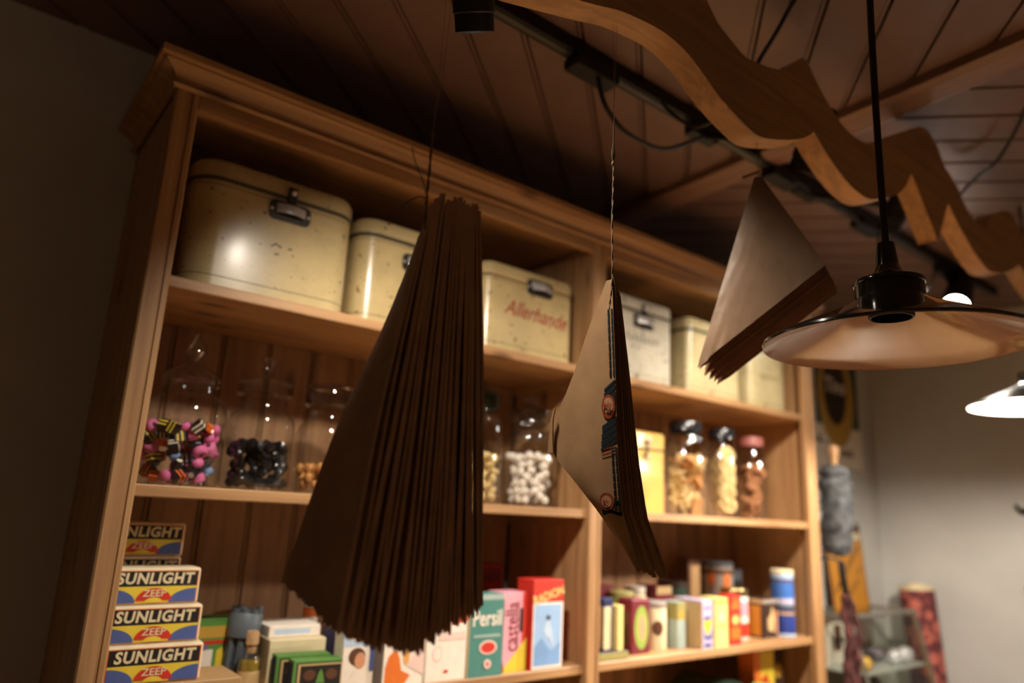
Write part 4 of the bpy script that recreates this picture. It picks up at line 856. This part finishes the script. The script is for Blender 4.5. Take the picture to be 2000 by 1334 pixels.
G().tube(catmull([(0, 0, .22), (-.02, .02, .235), (-.06, .045, .24), (-.094, .05, .235)], 5), .002).obj('hanging_cord', darkmet, t)
# dark strap and woollen scarf
t = thing('woollen_scarf', 'dark red knitted scarf hanging on a black strap below the grey duster', 'scarf', (2.50, 1.30, 1.0))
G().tube(catmull([(-.02, 0, .495), (-.022, -.002, .46), (-.015, -.004, .42), (.0, -.004, .36), (.015, -.002, .30)], 6), .011, 8).obj('strap', black, t, True)
G().tube(catmull([(-.02, 0, .495), (-.04, .03, .505), (-.058, .06, .50)], 5), .004).obj('loop', black, t)
scm = mat('wool_maroon', (.055, .012, .011), .95, 0, .5, 30, .8); rr = random.Random(31)
for k in range(5):
    pts = [(-.02+.012*k+rr.uniform(-.004, .004), rr.uniform(-.012, .012), .39-.005*k)]
    for j in range(1, 8): pts.append((-.02+.016*k+.004*j+rr.uniform(-.006, .006), rr.uniform(-.014, .014), .39-.07*j))
    P = catmull(pts, 5); G().tube(P, [.010+.0035*math.sin(q*1.6+k) for q in range(len(P))], 8).obj('knit_strand', scm, t, True)
# glass display case on its base
t = thing('display_case', 'small glass display case with metal frame in the right corner', 'display case', (3.13, 1.50, .62))
al = mat('aluminium', (.34, .33, .29), .4, .8); X0, X1 = -.255, .285
zt = .655; ytf, ybf, yb_ = -.02, -.16, .17
def bar(a, b, r=.007): G().tube([a, b], r, 6).obj('frame_bar', al, t)
bar((X0, ytf, zt), (X1, ytf, zt), .010); bar((X0, yb_, zt), (X1, yb_, zt)); bar((X0, ytf, zt), (X0, yb_, zt)); bar((X1, ytf, zt), (X1, yb_, zt))
bar((X0, ytf, zt), (X0, ybf, .02)); bar((X1, ytf, zt), (X1, ybf, .02)); bar((X0, yb_, zt), (X0, yb_, .02)); bar((X1, yb_, zt), (X1, yb_, .02)); bar((X0, ybf, .02), (X1, ybf, .02))
G().tube([(X1-.012, ytf, zt-.02), (X1-.012, ybf+.004, .04)], .0045, 6).obj('brass_strip', mat('brass', (.45, .30, .08), .35, .9), t)
G().add([(X0, ytf, zt), (X1, ytf, zt), (X1, ybf, .02), (X0, ybf, .02)], [(0, 1, 2, 3)]).obj('front_pane', panem, t)
G().add([(X0, ytf, zt), (X0, yb_, zt), (X0, yb_, .02), (X0, ybf, .02)], [(0, 1, 2, 3)]).obj('side_pane', panem, t)
G().add([(X1, ytf, zt), (X1, yb_, zt), (X1, yb_, .02), (X1, ybf, .02)], [(0, 1, 2, 3)]).obj('side_pane', panem, t)
G().add([(X0, ytf, zt), (X1, ytf, zt), (X1, yb_, zt), (X0, yb_, zt)], [(0, 1, 2, 3)]).obj('top_pane', panem, t)
G().box(X0+.008, X1-.008, -.055, yb_-.008, .448, .456).obj('glass_shelf', mat('frosted_shelf', (.55, .58, .52), .3), t)
G().box(X0-.01, X1+.01, ybf-.01, yb_+.01, -.62, .018, .004).obj('base_cabinet', mat('base_grey', (.25, .22, .18), .6), t)
G().box(X0+.01, X1-.01, yb_-.006, yb_-.002, .03, zt-.01).obj('back_panel', mat('case_back', (.20, .155, .115), .6), t)
sz = .62+.4565
def bag_sweet(label, x, y, m, sx=.06, sy=.04, sz_=.03):
    rr = random.Random(label); g = G(); rings = []
    for i in range(1, 7):
        a = math.pi*i/7; rings.append([(sx*math.sin(a)*math.cos(2*math.pi*k/14)*(1+rr.uniform(-.1, .1)), sy*math.sin(a)*math.sin(2*math.pi*k/14)*(1+rr.uniform(-.1, .1)), sz_*(1-math.cos(a))) for k in range(14)])
    g.loft(rings); o = g.obj('sweet_packet', m, None, True); o.location = (x, y, sz); return tag(o, label, 'packet', 'packets on the display case shelf')
fo = mat('foil_dark', (.10, .085, .10), .2, .6, .4, 60, .6); fl = mat('foil_light', (.75, .74, .80), .3, .2, .2, 60, .6)
bag_sweet('dark shiny packet at the left on the glass case shelf', 2.99, 1.52, fo, .06, .04, .032); bag_sweet('dark shiny packet in the middle of the glass case shelf', 3.10, 1.56, fo, .07, .05, .028); bag_sweet('lilac foil packet behind the bright packets in the glass case', 3.22, 1.57, mat('foil_lilac', (.35, .30, .38), .25, .5, .3, 60, .5), .07, .04, .026)
bag_sweet('left one of two bright white packets in the glass case', 3.225, 1.485, fl, .036, .03, .030); bag_sweet('right one of two bright white packets in the glass case', 3.315, 1.485, fl, .040, .03, .032); bag_sweet('yellow packet at the near end of the glass case shelf', 2.945, 1.475, mat('packet_yellow', srgb(225, 175, 80), .5), .035, .03, .028)
carton('white_card', 'white card standing at the back left of the glass case', 'card', 2.90, 2.955, 1.60, .006, sz, .15, C['white'], [], 0); carton('white_card', 'second white card with brown picture in the glass case', 'card', 2.965, 3.10, 1.61, .006, sz, .155, C['white'], [('rect', .1, .55, .3, .95, C['brown'])], 0)
# cloth roll
pm = bpy.data.materials.new('floral_cloth'); pm.use_nodes = True; N = pm.node_tree.nodes; Lk = pm.node_tree.links
tc = N.new('ShaderNodeTexCoord'); vo = N.new('ShaderNodeTexVoronoi'); vo.inputs['Scale'].default_value = 17; cr = N.new('ShaderNodeValToRGB')
cr.color_ramp.elements[0].position = .12; cr.color_ramp.elements[0].color = (*srgb(120, 50, 50), 1); cr.color_ramp.elements[1].position = .55; cr.color_ramp.elements[1].color = (*srgb(96, 40, 44), 1)
e = cr.color_ramp.elements.new(.32); e.color = (*srgb(200, 110, 90), 1)
Lk.new(tc.outputs['Object'], vo.inputs['Vector']); Lk.new(vo.outputs['Distance'], cr.inputs['Fac']); Lk.new(cr.outputs['Color'], N['Principled BSDF'].inputs['Base Color']); N['Principled BSDF'].inputs['Roughness'].default_value = .8
t = thing('cloth_roll', 'roll of dark red floral cloth leaning upright in the room corner', 'roll', (3.545, 1.435, 0)); t.rotation_euler = (math.radians(-3.5), 0, 0)
G().lathe([(.068, 0), (.070, .002), (.070, 1.372), (.068, 1.374), (.036, 1.374)], seg=32).obj('rolled_cloth', pm, t, True)
G().lathe([(.036, 1.36), (.036, 1.384), (.032, 1.384), (.032, 1.36)], seg=24, cap0=False, cap1=False).obj('card_core', C['cream'], t, True); G().lathe([(.0705, 1.358), (.0705, 1.3745), (.037, 1.3748)], seg=32, cap0=False, cap1=False).obj('selvage', C['cream'], t, True)
# things on the right wall, at the edge of the picture
t = thing('wall_hook', 'small dark iron hook on the right wall at the picture edge', 'hook', (XR, 1.10, CAMZ+.11))
G().box(-.004, -.0003, -.03, .015, -.012, .015, .001).obj('plate', darkmet, t); G().tube(catmull([(-.003, -.005, 0), (-.03, -.0, .0), (-.045, .01, .012), (-.05, .012, .03)], 5), .006).obj('hook_arm', darkmet, t, True)
t = thing('framed_board', 'dark framed board on the right wall cut by the picture edge', 'board', (XR, .92, CAMZ-.55))
G().box(-.03, -.0005, -.20, .20, -.1, .36, .004).obj('frame', mat('dark_wood_frame', (.05, .03, .018), .5), t); G().box(-.032, -.0302, -.16, .16, -.06, .32).obj('panel', C['brown'], t)
